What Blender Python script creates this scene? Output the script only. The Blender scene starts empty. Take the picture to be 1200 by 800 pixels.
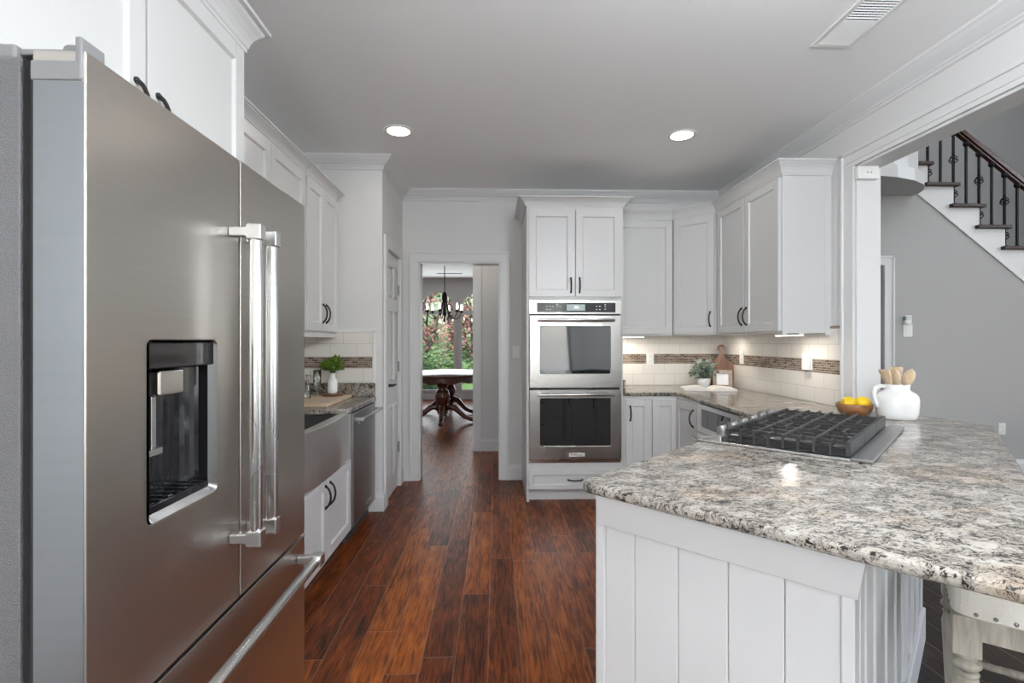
import bpy, bmesh, math, random
from mathutils import Vector, Matrix
random.seed(7)
scene = bpy.context.scene
C = scene.collection
PI = math.pi
S2 = math.sqrt(0.5)

# ---------------------------------------------------------------- camera
cam_d = bpy.data.cameras.new('camera')
cam_d.sensor_width = 36.0
cam_d.lens = 590.0 / 1200.0 * 36.0
cam_d.clip_start = 0.05
cam = bpy.data.objects.new('camera', cam_d)
C.objects.link(cam)
cam.location = (0, 0, 1.315)
cam.rotation_euler = (PI / 2, 0, -math.atan(20 / 590))
scene.camera = cam

# ---------------------------------------------------------------- exposure, world, lights
vs = scene.view_settings
vs.view_transform = 'Standard'
vs.look = 'None'
vs.gamma = 1.0
vs.use_curve_mapping = False
vs.exposure = 0.44

W_STRENGTH = 0.5
world = bpy.data.worlds.new('sky')
scene.world = world
world.use_nodes = True
wn = world.node_tree
bg = wn.nodes['Background']
sky = wn.nodes.new('ShaderNodeTexSky')
sky.sky_type = 'NISHITA'
sky.sun_disc = False
sky.sun_elevation = math.radians(48)
sky.sun_rotation = math.radians(120)
sky.air_density = 1.0
sky.dust_density = 2.0
wn.links.new(sky.outputs[0], bg.inputs[0])
bg.inputs[1].default_value = W_STRENGTH

def sun(energy, elev, azim):
    d = bpy.data.lights.new('sun', 'SUN')
    d.energy = energy
    d.angle = math.radians(3)
    d.color = (1, .96, .9)
    o = bpy.data.objects.new('sun', d)
    C.objects.link(o)
    o.rotation_euler = (math.radians(90 - elev), 0, math.radians(azim))
sun(3.2, 50, 75)

def area_light(name, loc, rot, sx, sy, power, col=(1, 1, 1), spread=180):
    d = bpy.data.lights.new(name, 'AREA')
    d.shape = 'RECTANGLE'
    d.size = sx
    d.size_y = sy
    d.energy = power
    d.color = col
    d.spread = math.radians(spread)
    o = bpy.data.objects.new(name, d)
    C.objects.link(o)
    o.location = loc
    o.rotation_euler = rot
    return o
# daylight entering through the windows of the breakfast end and of the foyer
DAY = (.92, .97, 1.01)
area_light('daylight_breakfast', (-.55, -6.40, 1.45), (math.radians(90 + 25), 0, 0), 1.5, 2.1, 25, DAY)
area_light('daylight_breakfast', (1.35, -6.40, 1.45), (math.radians(90 + 25), 0, 0), 1.5, 2.1, 25, DAY)
area_light('added_fill_left', (-1.50, -2.45, 1.45), (0, -PI / 2 - .3, 0), 1.5, 1.7, 95, DAY)  # added fill from the left, behind a made-up window
area_light('daylight_foyer', (6.42, .2, 2.3), (0, PI / 2, 0), 3.6, 2.4, 20, DAY)
area_light('daylight_foyer', (6.42, 3.4, 2.3), (0, PI / 2, 0), 3.6, 1.6, 8, DAY)
area_light('daylight_dining', (-1.1, 11.3, 1.3), (-PI / 2, 0, 0), 2.6, 2.0, 38, DAY)
CAN_POWER = 0.6
FILL_GLOBE_POWER = 440.0

# ---------------------------------------------------------------- mesh builder
class MB:
    def __init__(self):
        self.bm = bmesh.new()
    def face(self, vs_, smooth=False):
        try:
            f = self.bm.faces.new(vs_)
            f.smooth = smooth
            return f
        except ValueError:
            return None
    def box(self, x0, y0, z0, x1, y1, z1):
        v = [self.bm.verts.new((x, y, z)) for z in (z0, z1) for x, y in ((x0, y0), (x1, y0), (x1, y1), (x0, y1))]
        for q in ((3, 2, 1, 0), (4, 5, 6, 7), (0, 1, 5, 4), (1, 2, 6, 5), (2, 3, 7, 6), (3, 0, 4, 7)):
            self.face([v[i] for i in q])
        return self
    def prism(self, pts, z0, z1):
        lo = [self.bm.verts.new((p[0], p[1], z0)) for p in pts]
        hi = [self.bm.verts.new((p[0], p[1], z1)) for p in pts]
        n = len(pts)
        self.face(lo[::-1])
        self.face(hi)
        for i in range(n):
            j = (i + 1) % n
            self.face([lo[i], lo[j], hi[j], hi[i]])
        return self
    def extrude(self, pts, vec):
        """a planar 3D polygon pushed along vec"""
        lo = [self.bm.verts.new(p) for p in pts]
        hi = [self.bm.verts.new(Vector(p) + Vector(vec)) for p in pts]
        n = len(pts)
        self.face(lo[::-1])
        self.face(hi)
        for i in range(n):
            j = (i + 1) % n
            self.face([lo[i], lo[j], hi[j], hi[i]])
        return self
    def lathe(self, prof, c=(0, 0, 0), seg=24, axis='z', cap=True, sx=1, sy=1):
        rings = []
        for r, h in prof:
            ring = []
            for k in range(seg):
                a = 2 * PI * k / seg
                p = (r * math.cos(a) * sx, r * math.sin(a) * sy, h)
                if axis == 'x':
                    p = (p[2], p[0], p[1])
                elif axis == 'y':
                    p = (p[0], p[2], p[1])
                ring.append(self.bm.verts.new((c[0] + p[0], c[1] + p[1], c[2] + p[2])))
            rings.append(ring)
        for a, b in zip(rings, rings[1:]):
            for k in range(seg):
                j = (k + 1) % seg
                self.face([a[k], a[j], b[j], b[k]], True)
        if cap:
            self.face(rings[0][::-1])
            self.face(rings[-1])
        return self
    def tube(self, pts, r, seg=10, cap=True, flat=1.0):
        """round bar along points; r a number or one per point"""
        P = [Vector(p) for p in pts]
        n = len(P)
        R = r if isinstance(r, (list, tuple)) else [r] * n
        T = []
        for i in range(n):
            a = P[max(i - 1, 0)]
            b = P[min(i + 1, n - 1)]
            T.append((b - a).normalized())
        up = Vector((0, 0, 1)) if abs(T[0].z) < .9 else Vector((1, 0, 0))
        s = T[0].cross(up).normalized()
        rings = []
        for i in range(n):
            s = (s - T[i] * s.dot(T[i])).normalized()
            t = T[i].cross(s)
            rings.append([self.bm.verts.new(P[i] + (s * math.cos(2 * PI * k / seg) + t * math.sin(2 * PI * k / seg) * flat) * R[i]) for k in range(seg)])
        for a, b in zip(rings, rings[1:]):
            for k in range(seg):
                j = (k + 1) % seg
                self.face([a[k], a[j], b[j], b[k]], True)
        if cap:
            self.face(rings[0][::-1])
            self.face(rings[-1])
        return self
    def ball(self, c, r, seg=16, rings=10, sx=1, sy=1, sz=1):
        prof = [(max(r * math.sin(PI * i / rings), 1e-4), -r * math.cos(PI * i / rings)) for i in range(rings + 1)]
        b = MB()
        b.lathe(prof, seg=seg)
        bmesh.ops.remove_doubles(b.bm, verts=b.bm.verts, dist=1e-3 * r + 2e-4)
        for v in b.bm.verts:
            v.co = Vector((v.co.x * sx + c[0], v.co.y * sy + c[1], v.co.z * sz + c[2]))
        return self.merge(b)
    def sweep(self, prof, path, closed=False, side=1):
        """prof: (out, z) points; path: (x, y) points; out is to the right of travel when side = 1"""
        P = [Vector((p[0], p[1])) for p in path]
        n = len(P)
        rows = []
        for i in range(n):
            d = []
            if i > 0 or closed:
                d.append((P[i] - P[i - 1]).normalized())
            if i < n - 1 or closed:
                d.append((P[(i + 1) % n] - P[i]).normalized())
            nn = [Vector((q.y, -q.x)) * side for q in d]
            m = nn[0] if len(nn) == 1 else (nn[0] + nn[1]) / (1 + nn[0].dot(nn[1]))
            rows.append([self.bm.verts.new((P[i].x + m.x * o, P[i].y + m.y * o, z)) for o, z in prof])
        k = len(prof)
        for i in range(n if closed else n - 1):
            a, b = rows[i], rows[(i + 1) % n]
            for j in range(k):
                self.face([a[j], a[(j + 1) % k], b[(j + 1) % k], b[j]])
        if not closed:
            self.face(rows[0][::-1])
            self.face(rows[-1])
        return self
    def merge(self, other, M=None):
        me = bpy.data.meshes.new('tmp')
        other.bm.to_mesh(me)
        if M is not None:
            me.transform(M)
        self.bm.from_mesh(me)
        bpy.data.meshes.remove(me)
        return self
    def move(self, M):
        bmesh.ops.transform(self.bm, matrix=M, verts=self.bm.verts)
        return self
    def build(self, name, mat, parent=None, bevel=0, seg=2, loc=None, rz=0, doubles=False):
        if doubles:
            bmesh.ops.remove_doubles(self.bm, verts=self.bm.verts, dist=1e-5)
        bmesh.ops.recalc_face_normals(self.bm, faces=self.bm.faces)
        me = bpy.data.meshes.new(name)
        self.bm.to_mesh(me)
        self.bm.free()
        mats = mat if isinstance(mat, (list, tuple)) else [mat]
        for m in mats:
            me.materials.append(m)
        o = bpy.data.objects.new(name, me)
        C.objects.link(o)
        if parent is not None:
            o.parent = parent
        if loc is not None:
            o.location = loc
        if rz:
            o.rotation_euler = (0, 0, rz)
        if bevel:
            md = o.modifiers.new('bevel', 'BEVEL')
            md.width = bevel
            md.segments = seg
            md.limit_method = 'ANGLE'
            md.angle_limit = math.radians(40)
            md.harden_normals = False
        return o

def box(*a):
    return MB().box(*a)

def thing(name, label, cat, loc=(0, 0, 0), rz=0, group=None):
    o = bpy.data.objects.new(name, None)
    o.empty_display_size = .05
    C.objects.link(o)
    o.location = loc
    o.rotation_euler = (0, 0, rz)
    return tag(o, label, cat, group)

def tag(o, label, cat, group=None):
    o['label'] = label
    o['category'] = cat
    if group:
        o['group'] = group
    return o

def struct(o):
    o['kind'] = 'structure'
    return o

def uw(u, w):
    return ((u + w) * S2, (u - w) * S2)

def rounded(poly, radii, seg=8):
    out = []
    n = len(poly)
    for i in range(n):
        r = radii.get(i, 0)
        p = Vector(poly[i])
        if not r:
            out.append(tuple(p))
            continue
        a = Vector(poly[i - 1]) - p
        b = Vector(poly[(i + 1) % n]) - p
        a.normalize()
        b.normalize()
        half = math.acos(max(-1, min(1, a.dot(b)))) / 2
        t = r / math.tan(half)
        c = p + (a + b).normalized() * (r / math.sin(half))
        p0, p1 = p + a * t, p + b * t
        a0 = math.atan2(p0.y - c.y, p0.x - c.x)
        a1 = math.atan2(p1.y - c.y, p1.x - c.x)
        d = (a1 - a0 + PI) % (2 * PI) - PI
        for k in range(seg + 1):
            q = a0 + d * k / seg
            out.append((c.x + r * math.cos(q), c.y + r * math.sin(q)))
    return out

# ---------------------------------------------------------------- materials
def new_mat(name):
    m = bpy.data.materials.new(name)
    m.use_nodes = True
    nt = m.node_tree
    return m, nt, nt.nodes['Principled BSDF']

def nd(nt, typ, ins=None, **props):
    n = nt.nodes.new(typ)
    for k, v in props.items():
        setattr(n, k, v)
    for k, v in (ins or {}).items():
        if isinstance(v, bpy.types.NodeSocket):
            nt.links.new(v, n.inputs[k])
        else:
            n.inputs[k].default_value = v
    return n

def ramp(nt, fac, stops, interp='LINEAR'):
    n = nt.nodes.new('ShaderNodeValToRGB')
    n.color_ramp.interpolation = interp
    el = n.color_ramp.elements
    while len(el) < len(stops):
        el.new(.5)
    for e, (p, c) in zip(el, stops):
        e.position = p
        e.color = (*c, 1) if len(c) == 3 else c
    nt.links.new(fac, n.inputs[0])
    return n.outputs[0]

def mix(nt, fac, a, b, mode='MIX'):
    n = nt.nodes.new('ShaderNodeMix')
    n.data_type = 'RGBA'
    n.blend_type = mode
    for sock, v in ((n.inputs[0], fac), (n.inputs[6], a), (n.inputs[7], b)):
        if isinstance(v, bpy.types.NodeSocket):
            nt.links.new(v, sock)
        else:
            sock.default_value = (*v, 1) if isinstance(v, tuple) and len(v) == 3 else v
    return n.outputs[2]

def math_(nt, op, a, b=0.0):
    n = nt.nodes.new('ShaderNodeMath')
    n.operation = op
    for sock, v in ((n.inputs[0], a), (n.inputs[1], b)):
        if isinstance(v, bpy.types.NodeSocket):
            nt.links.new(v, sock)
        else:
            sock.default_value = v
    return n.outputs[0]

def coords(nt, scale=(1, 1, 1), rot=(0, 0, 0), loc=(0, 0, 0)):
    t = nt.nodes.new('ShaderNodeTexCoord')
    return nd(nt, 'ShaderNodeMapping', {'Vector': t.outputs['Object'], 'Scale': scale, 'Rotation': rot, 'Location': loc}).outputs[0]

def bump(nt, bsdf, height, strength=.2, dist=.01):
    b = nd(nt, 'ShaderNodeBump', {'Height': height, 'Strength': strength, 'Distance': dist})
    nt.links.new(b.outputs[0], bsdf.inputs['Normal'])

def plain(name, col, rough=.5, metal=0, noise=0, nscale=20, coat=0, spec=.5, bumps=0):
    m, nt, b = new_mat(name)
    b.inputs['Base Color'].default_value = (*col, 1)
    b.inputs['Roughness'].default_value = rough
    b.inputs['Metallic'].default_value = metal
    b.inputs['Specular IOR Level'].default_value = spec
    b.inputs['Coat Weight'].default_value = coat
    n = nd(nt, 'ShaderNodeTexNoise', {'Vector': coords(nt), 'Scale': nscale, 'Detail': 4})
    if noise:
        c = mix(nt, n.outputs[0], tuple(x * (1 - noise) for x in col), tuple(min(1, x * (1 + noise)) for x in col))
        nt.links.new(c, b.inputs['Base Color'])
    if bumps:
        bump(nt, b, n.outputs[0], bumps, .004)
    return m

def glow(name, col, strength):
    m, nt, b = new_mat(name)
    b.inputs['Base Color'].default_value = (*col, 1)
    b.inputs['Emission Color'].default_value = (*col, 1)
    b.inputs['Emission Strength'].default_value = strength
    return m

def brushed(name, col, rough=.27, stretch=(4, 4, 260), var=.10, aniso=0.0, tint=.06):
    m, nt, b = new_mat(name)
    b.inputs['Metallic'].default_value = 1
    n = nd(nt, 'ShaderNodeTexNoise', {'Vector': coords(nt, stretch), 'Scale': 1.0, 'Detail': 3})
    n2 = nd(nt, 'ShaderNodeTexNoise', {'Vector': coords(nt), 'Scale': 2.5, 'Detail': 2})
    c = mix(nt, n.outputs[0], tuple(x * (1 - tint) for x in col), tuple(min(1, x * (1 + tint)) for x in col))
    nt.links.new(c, b.inputs['Base Color'])
    r = nd(nt, 'ShaderNodeMapRange', {0: n2.outputs[0], 1: 0.0, 2: 1.0, 3: rough - var / 2, 4: rough + var / 2})
    nt.links.new(r.outputs[0], b.inputs['Roughness'])
    b.inputs['Anisotropic'].default_value = aniso
    bump(nt, b, n.outputs[0], .03, .001)
    return m

def glass(name, tint=(1, 1, 1), clear=.9, rough=.02):
    """thin clear pane: mostly see-through with a mirror sheen"""
    m, nt, b = new_mat(name)
    out = nt.nodes['Material Output']
    tr = nd(nt, 'ShaderNodeBsdfTransparent', {'Color': (*tint, 1)})
    gl = nd(nt, 'ShaderNodeBsdfGlossy', {'Color': (1, 1, 1, 1), 'Roughness': rough})
    fr = nd(nt, 'ShaderNodeFresnel', {'IOR': 1.45})
    f = math_(nt, 'ADD', math_(nt, 'MULTIPLY', fr.outputs[0], .8), 1 - clear - .06 if clear < .94 else 0.0)
    ms = nd(nt, 'ShaderNodeMixShader', {0: f, 1: tr.outputs[0], 2: gl.outputs[0]})
    nt.links.new(ms.outputs[0], out.inputs[0])
    return m

def granite():
    m, nt, b = new_mat('granite')
    v = coords(nt, (1, 1.45, 1), (0, 0, math.radians(-30)))
    warp = nd(nt, 'ShaderNodeTexNoise', {'Vector': v, 'Scale': 20, 'Detail': 3})
    vv = mix(nt, .06, v, warp.outputs['Color'], 'LINEAR_LIGHT')
    big = nd(nt, 'ShaderNodeTexNoise', {'Vector': vv, 'Scale': 11, 'Detail': 5, 'Roughness': .62})
    mid = nd(nt, 'ShaderNodeTexNoise', {'Vector': vv, 'Scale': 54, 'Detail': 7, 'Roughness': .7})
    fine = nd(nt, 'ShaderNodeTexNoise', {'Vector': vv, 'Scale': 150, 'Detail': 3, 'Roughness': .6})
    warm = nd(nt, 'ShaderNodeTexNoise', {'Vector': v, 'Scale': 4.0, 'Detail': 3})
    base = mix(nt, ramp(nt, big.outputs[0], [(.35, (0, 0, 0)), (.65, (1, 1, 1))]), (.28, .247, .206), (.455, .424, .378))
    gsum = math_(nt, 'ADD', math_(nt, 'MULTIPLY', mid.outputs[0], .72), math_(nt, 'MULTIPLY', big.outputs[0], .28))
    grey = ramp(nt, gsum, [(.435, (1, 1, 1)), (.535, (0, 0, 0))])
    c = mix(nt, math_(nt, 'MULTIPLY', grey, .86), base, (.115, .102, .092))
    dark = ramp(nt, math_(nt, 'ADD', math_(nt, 'MULTIPLY', gsum, .7), math_(nt, 'MULTIPLY', fine.outputs[0], .3)), [(.452, (1, 1, 1)), (.468, (0, 0, 0))])
    c = mix(nt, dark, c, (.022, .020, .020))
    rust = math_(nt, 'MULTIPLY', ramp(nt, warm.outputs[0], [(.50, (0, 0, 0)), (.68, (1, 1, 1))]), .42)
    c = mix(nt, rust, c, (.95, .72, .5), 'MULTIPLY')
    white = ramp(nt, fine.outputs[0], [(.60, (0, 0, 0)), (.66, (1, 1, 1))])
    c = mix(nt, math_(nt, 'MULTIPLY', white, .5), c, (.56, .545, .52))
    nt.links.new(c, b.inputs['Base Color'])
    b.inputs['Roughness'].default_value = .17
    b.inputs['Specular IOR Level'].default_value = .3
    return m

def planks(name, dark, midc, lite, rough=.26, width=.137, length=1.25, coat=.25):
    m, nt, b = new_mat(name)
    t = nt.nodes.new('ShaderNodeTexCoord')
    sp = nd(nt, 'ShaderNodeSeparateXYZ', {0: t.outputs['Object']})
    xr = math_(nt, 'DIVIDE', math_(nt, 'ADD', sp.outputs[0], 20.03), width)
    row = math_(nt, 'FLOOR', xr)
    fx = math_(nt, 'FRACT', xr)
    w1 = nd(nt, 'ShaderNodeTexWhiteNoise', {'W': row}, noise_dimensions='1D')
    yr = math_(nt, 'DIVIDE', math_(nt, 'ADD', sp.outputs[1], math_(nt, 'MULTIPLY', w1.outputs[0], 9.0)), length)
    colm = math_(nt, 'FLOOR', yr)
    fy = math_(nt, 'FRACT', yr)
    idv = nd(nt, 'ShaderNodeCombineXYZ', {0: row, 1: colm})
    w2 = nd(nt, 'ShaderNodeTexWhiteNoise', {'Vector': idv.outputs[0]}, noise_dimensions='3D')
    off = nd(nt, 'ShaderNodeVectorMath', {0: w2.outputs[1], 1: (30, 30, 30)}, operation='MULTIPLY')
    pv = nd(nt, 'ShaderNodeVectorMath', {0: t.outputs['Object'], 1: off.outputs[0]}, operation='ADD').outputs[0]
    st = nd(nt, 'ShaderNodeMapping', {'Vector': pv, 'Scale': (38, 2.4, 4)}).outputs[0]
    st2 = nd(nt, 'ShaderNodeMapping', {'Vector': pv, 'Scale': (9, 2.6, 4)}).outputs[0]
    grain = nd(nt, 'ShaderNodeTexNoise', {'Vector': st, 'Scale': 2.2, 'Detail': 7, 'Roughness': .62, 'Distortion': .9})
    blot = nd(nt, 'ShaderNodeTexNoise', {'Vector': st2, 'Scale': 1.1, 'Detail': 5, 'Distortion': 1.5})
    tone = math_(nt, 'ADD', math_(nt, 'ADD', math_(nt, 'MULTIPLY', w2.outputs[0], .18), math_(nt, 'MULTIPLY', blot.outputs[0], .44)), math_(nt, 'MULTIPLY', grain.outputs[0], .44))
    c = ramp(nt, tone, [(.36, dark), (.53, midc), (.72, lite)])
    streak = ramp(nt, grain.outputs[0], [(.38, (1, 1, 1)), (.47, (0, 0, 0))])
    c = mix(nt, math_(nt, 'MULTIPLY', streak, .52), c, tuple(x * .35 for x in dark))
    # a few burnt dark knots and smears in the boards
    smear = ramp(nt, nd(nt, 'ShaderNodeTexNoise', {'Vector': nd(nt, 'ShaderNodeMapping', {'Vector': pv, 'Scale': (11, 2.2, 1)}).outputs[0], 'Scale': .85, 'Detail': 2}).outputs[0], [(.66, (0, 0, 0)), (.72, (1, 1, 1))])
    c = mix(nt, math_(nt, 'MULTIPLY', smear, .75), c, (.012, .008, .006))
    ex = math_(nt, 'MINIMUM', fx, math_(nt, 'SUBTRACT', 1.0, fx))
    ey = math_(nt, 'MULTIPLY', math_(nt, 'MINIMUM', fy, math_(nt, 'SUBTRACT', 1.0, fy)), length / width)
    e = math_(nt, 'MINIMUM', ex, ey)
    seam_glint = ramp(nt, e, [(.0, (1, 1, 1)), (.028, (0, 0, 0))])
    c = mix(nt, math_(nt, 'MULTIPLY', seam_glint, .65), c, (.26, .15, .10))  # pale tint paints the glint along the plank bevels
    nt.links.new(c, b.inputs['Base Color'])
    rr = nd(nt, 'ShaderNodeMapRange', {0: grain.outputs[0], 1: .3, 2: .7, 3: rough + .08, 4: rough - .04})
    nt.links.new(rr.outputs[0], b.inputs['Roughness'])
    b.inputs['Coat Weight'].default_value = coat
    b.inputs['Coat Roughness'].default_value = .18
    b.inputs['Specular IOR Level'].default_value = .22
    hump = ramp(nt, e, [(.0, (0, 0, 0)), (.06, (1, 1, 1))])
    h = math_(nt, 'ADD', hump, math_(nt, 'MULTIPLY', grain.outputs[0], .35))
    bump(nt, b, h, .25, .004)
    return m

def wood(name, a, c_, rough=.4, scale=(3, 30, 30), coat=0):
    m, nt, b = new_mat(name)
    g = nd(nt, 'ShaderNodeTexNoise', {'Vector': coords(nt, scale), 'Scale': 1.6, 'Detail': 6, 'Distortion': .6})
    nt.links.new(ramp(nt, g.outputs[0], [(.3, a), (.7, c_)]), b.inputs['Base Color'])
    b.inputs['Roughness'].default_value = rough
    b.inputs['Coat Weight'].default_value = coat
    bump(nt, b, g.outputs[0], .08, .002)
    return m

def tiles(name, axis, tile, grout, w=.203, h=.1015, mortar=.0022, c2=None, offset=.5, rough=.16, z0=.9015, x0=0, bias=0.0):
    """running-bond tile; axis 'x' for walls seen along y, 'y' for walls seen along x"""
    m, nt, b = new_mat(name)
    t = nt.nodes.new('ShaderNodeTexCoord')
    sp = nd(nt, 'ShaderNodeSeparateXYZ', {0: t.outputs['Object']})
    cv = nd(nt, 'ShaderNodeCombineXYZ', {0: math_(nt, 'SUBTRACT', sp.outputs[0 if axis == 'x' else 1], x0), 1: math_(nt, 'SUBTRACT', sp.outputs[2], z0)})
    br = nd(nt, 'ShaderNodeTexBrick', {'Vector': cv.outputs[0], 'Color1': (*tile, 1), 'Color2': (*(c2 or tile), 1), 'Mortar': (*grout, 1), 'Scale': 1.0, 'Mortar Size': mortar, 'Mortar Smooth': .15, 'Bias': bias, 'Brick Width': w, 'Row Height': h})
    br.offset = offset
    nt.links.new(br.outputs[0], b.inputs['Base Color'])
    r = nd(nt, 'ShaderNodeMapRange', {0: br.outputs[1], 3: rough, 4: .8})
    nt.links.new(r.outputs[0], b.inputs['Roughness'])
    bump(nt, b, math_(nt, 'SUBTRACT', 1.0, br.outputs[1]), .35, .002)
    return m

def leafy(name, a, c_, trans=.25):
    m, nt, b = new_mat(name)
    n = nd(nt, 'ShaderNodeTexNoise', {'Vector': coords(nt), 'Scale': 9, 'Detail': 2})
    nt.links.new(ramp(nt, n.outputs[0], [(.35, a), (.65, c_)]), b.inputs['Base Color'])
    b.inputs['Roughness'].default_value = .55
    return m

M_white = plain('cabinet_white', (.635, .635, .632), .34, noise=.012, nscale=3)
M_trim = plain('trim_white', (.705, .705, .702), .36, noise=.012, nscale=3)
M_wall = plain('wall_paint_light_grey', (.705, .70, .69), .75, noise=.015, nscale=2.5)
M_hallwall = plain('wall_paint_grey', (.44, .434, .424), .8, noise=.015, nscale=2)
M_ceil = plain('ceiling_paint', (.94, .94, .94), .85, noise=.012, nscale=2)
M_dark = plain('dark_bronze', (.035, .032, .03), .38, .7, noise=.1)
M_iron = plain('wrought_iron', (.008, .0075, .007), .55, 0, noise=.15, spec=.25)
M_steel = brushed('brushed_steel', (.56, .545, .53), .30, (3, 160, 3), .08)
M_steelv = brushed('brushed_steel_doors', (.56, .528, .488), .31, (3, 3, 190), .10)
M_satin = brushed('satin_steel', (.70, .70, .70), .27, (40, 40, 8), .04, tint=.03)
M_apron = brushed('sink_steel', (.80, .79, .78), .30, (3, 160, 3), .1)
M_ovensteel = brushed('oven_steel', (.46, .445, .425), .27, (3, 3, 190), .08)
M_polish = brushed('polished_steel', (.66, .66, .66), .18, (60, 60, 8), .04, tint=.03)
M_darksteel = brushed('dark_steel', (.38, .38, .38), .33, (3, 3, 170), .08)
M_fridge_side = plain('textured_grey_side', (.17, .17, .175), .42, .55, noise=.3, nscale=420, bumps=.5)
M_gasket = plain('dark_grey_gasket', (.05, .05, .052), .7, noise=.1)
M_greyplastic = plain('grey_plastic', (.22, .22, .225), .45, noise=.05, bumps=.05)
M_edge = brushed('edge_reflection_tint', (.28, .295, .31), .36, (3, 3, 60), .1)  # darker blue-grey paints the room's reflection on the steel door ends
M_knob = brushed('knob_steel', (.36, .35, .335), .3, (30, 30, 30), .05)
M_trimsteel = brushed('rangetop_trim_steel', (.27, .27, .27), .34, (3, 160, 3), .06)
M_black = plain('black_gloss', (.012, .012, .014), .08, noise=.1)
M_blackmatt = plain('cast_iron', (.022, .021, .020), .55, .0, noise=.25, nscale=60, bumps=.25)
M_ovenglass = plain('oven_glass', (.015, .017, .018), .03, noise=.1, spec=.9, coat=.6)
M_granite = granite()
M_floor = planks('red_brown_planks', (.027, .0055, .0016), (.165, .035, .0060), (.41, .115, .016), .36, coat=.03)
M_hallfloor = planks('dark_brown_planks', (.009, .0055, .004), (.024, .0145, .0095), (.05, .031, .021), .4, coat=.05)
M_tile_x = tiles('subway_tile_back', 'x', (.80, .765, .715), (.56, .53, .49), c2=(.765, .73, .68))
M_tile_y = tiles('subway_tile_side', 'y', (.80, .765, .715), (.52, .49, .45), c2=(.765, .73, .68), x0=.03)
M_tile_x2 = tiles('subway_tile_back_upper', 'x', (.80, .765, .715), (.56, .53, .49), c2=(.765, .73, .68), z0=1.196, x0=.05)
M_tile_y2 = tiles('subway_tile_side_upper', 'y', (.80, .765, .715), (.52, .49, .45), c2=(.765, .73, .68), x0=.09, z0=1.196)
M_mos_x = tiles('mosaic_back', 'x', (.085, .05, .035), (.42, .37, .32), .048, .0155, .0016, (.30, .23, .18), .37, .1, z0=1.1)
M_mos_y = tiles('mosaic_side', 'y', (.085, .05, .035), (.42, .37, .32), .048, .0155, .0016, (.30, .23, .18), .37, .1, z0=1.1)
M_glass = glass('window_glass')
M_clear = glass('clear_glass', (.93, .95, .95), .80)
M_plastic = plain('white_plastic', (.82, .82, .80), .35, noise=.01)
M_lamp = glow('lamp_lens', (1, .93, .84), 14)
M_strip = glow('light_strip', (1, .95, .86), 5)
M_globe = glow('fill_globe_opal', (1, .98, .95), 4)
M_bulb = glow('bulb', (1, .95, .88), 5)
M_tread = wood('dark_tread_wood', (.016, .006, .004), (.038, .014, .008), .5)
M_rail = wood('handrail_wood', (.045, .016, .010), (.095, .036, .022), .35, (6, 30, 30), .15)
M_table = wood('cherry_table_wood', (.05, .014, .008), (.13, .035, .018), .25, (30, 3, 30), .4)
M_tabletop = wood('table_top_wood', (.10, .035, .022), (.17, .065, .04), .2, (20, 2, 20), .15)
M_tabletop.node_tree.nodes['Principled BSDF'].inputs['Specular IOR Level'].default_value = .22
M_board = wood('acacia_board', (.085, .030, .014), (.22, .088, .040), .4, (30, 30, 4))
M_block = wood('maple_block', (.48, .34, .22), (.72, .58, .43), .45, (6, 40, 6))
M_spoon = wood('beech_spoon', (.60, .44, .28), (.78, .63, .45), .5, (30, 30, 5))
M_bowl = wood('olive_bowl', (.17, .065, .022), (.42, .20, .085), .35, (8, 8, 30))
M_frame = wood('weathered_frame', (.27, .21, .17), (.44, .36, .30), .6, (20, 20, 30))
M_lemon = plain('lemon_skin', (.90, .60, .012), .38, noise=.06, nscale=60, bumps=.25)
M_ceramic = plain('white_ceramic', (.84, .84, .83), .25, noise=.01, coat=.3)
M_paper = plain('paper', (.84, .80, .76), .7, noise=.03, nscale=8)
M_photo = plain('pale_print', (.80, .80, .80), .4, noise=.06, nscale=25)
M_pom = leafy('moss_green', (.025, .07, .006), (.15, .25, .02))
M_olive = leafy('grey_green_leaf', (.10, .14, .10), (.38, .44, .37))
M_fabric = plain('oatmeal_linen', (.62, .58, .51), .9, noise=.12, nscale=260, bumps=.4)
M_stoolwood = wood('whitewashed_wood', (.27, .24, .195), (.50, .45, .375), .45, (30, 30, 5))
M_nail = plain('pewter_nail', (.30, .29, .27), .3, .9, noise=.1)
M_lawn = plain('lawn', (.09, .17, .04), .9, noise=.35, nscale=8)
M_hedge = leafy('hedge_leaf', (.03, .075, .02), (.20, .33, .11))
M_redleaf = leafy('red_leaf', (.11, .03, .022), (.30, .12, .085))
M_greenleaf = leafy('green_leaf', (.10, .19, .05), (.45, .56, .26))
M_farleaf = leafy('far_green_leaf', (.30, .39, .22), (.64, .71, .50))
M_bark = wood('bark', (.03, .022, .018), (.08, .06, .05), .9)

CT = .89      # worktop height
CU = .855     # underside of the worktop
CEIL = 2.743
XL, XR, YB = -1.56, 2.20, 4.79
PY, PX = 3.94, -.874        # pantry block faces

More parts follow.
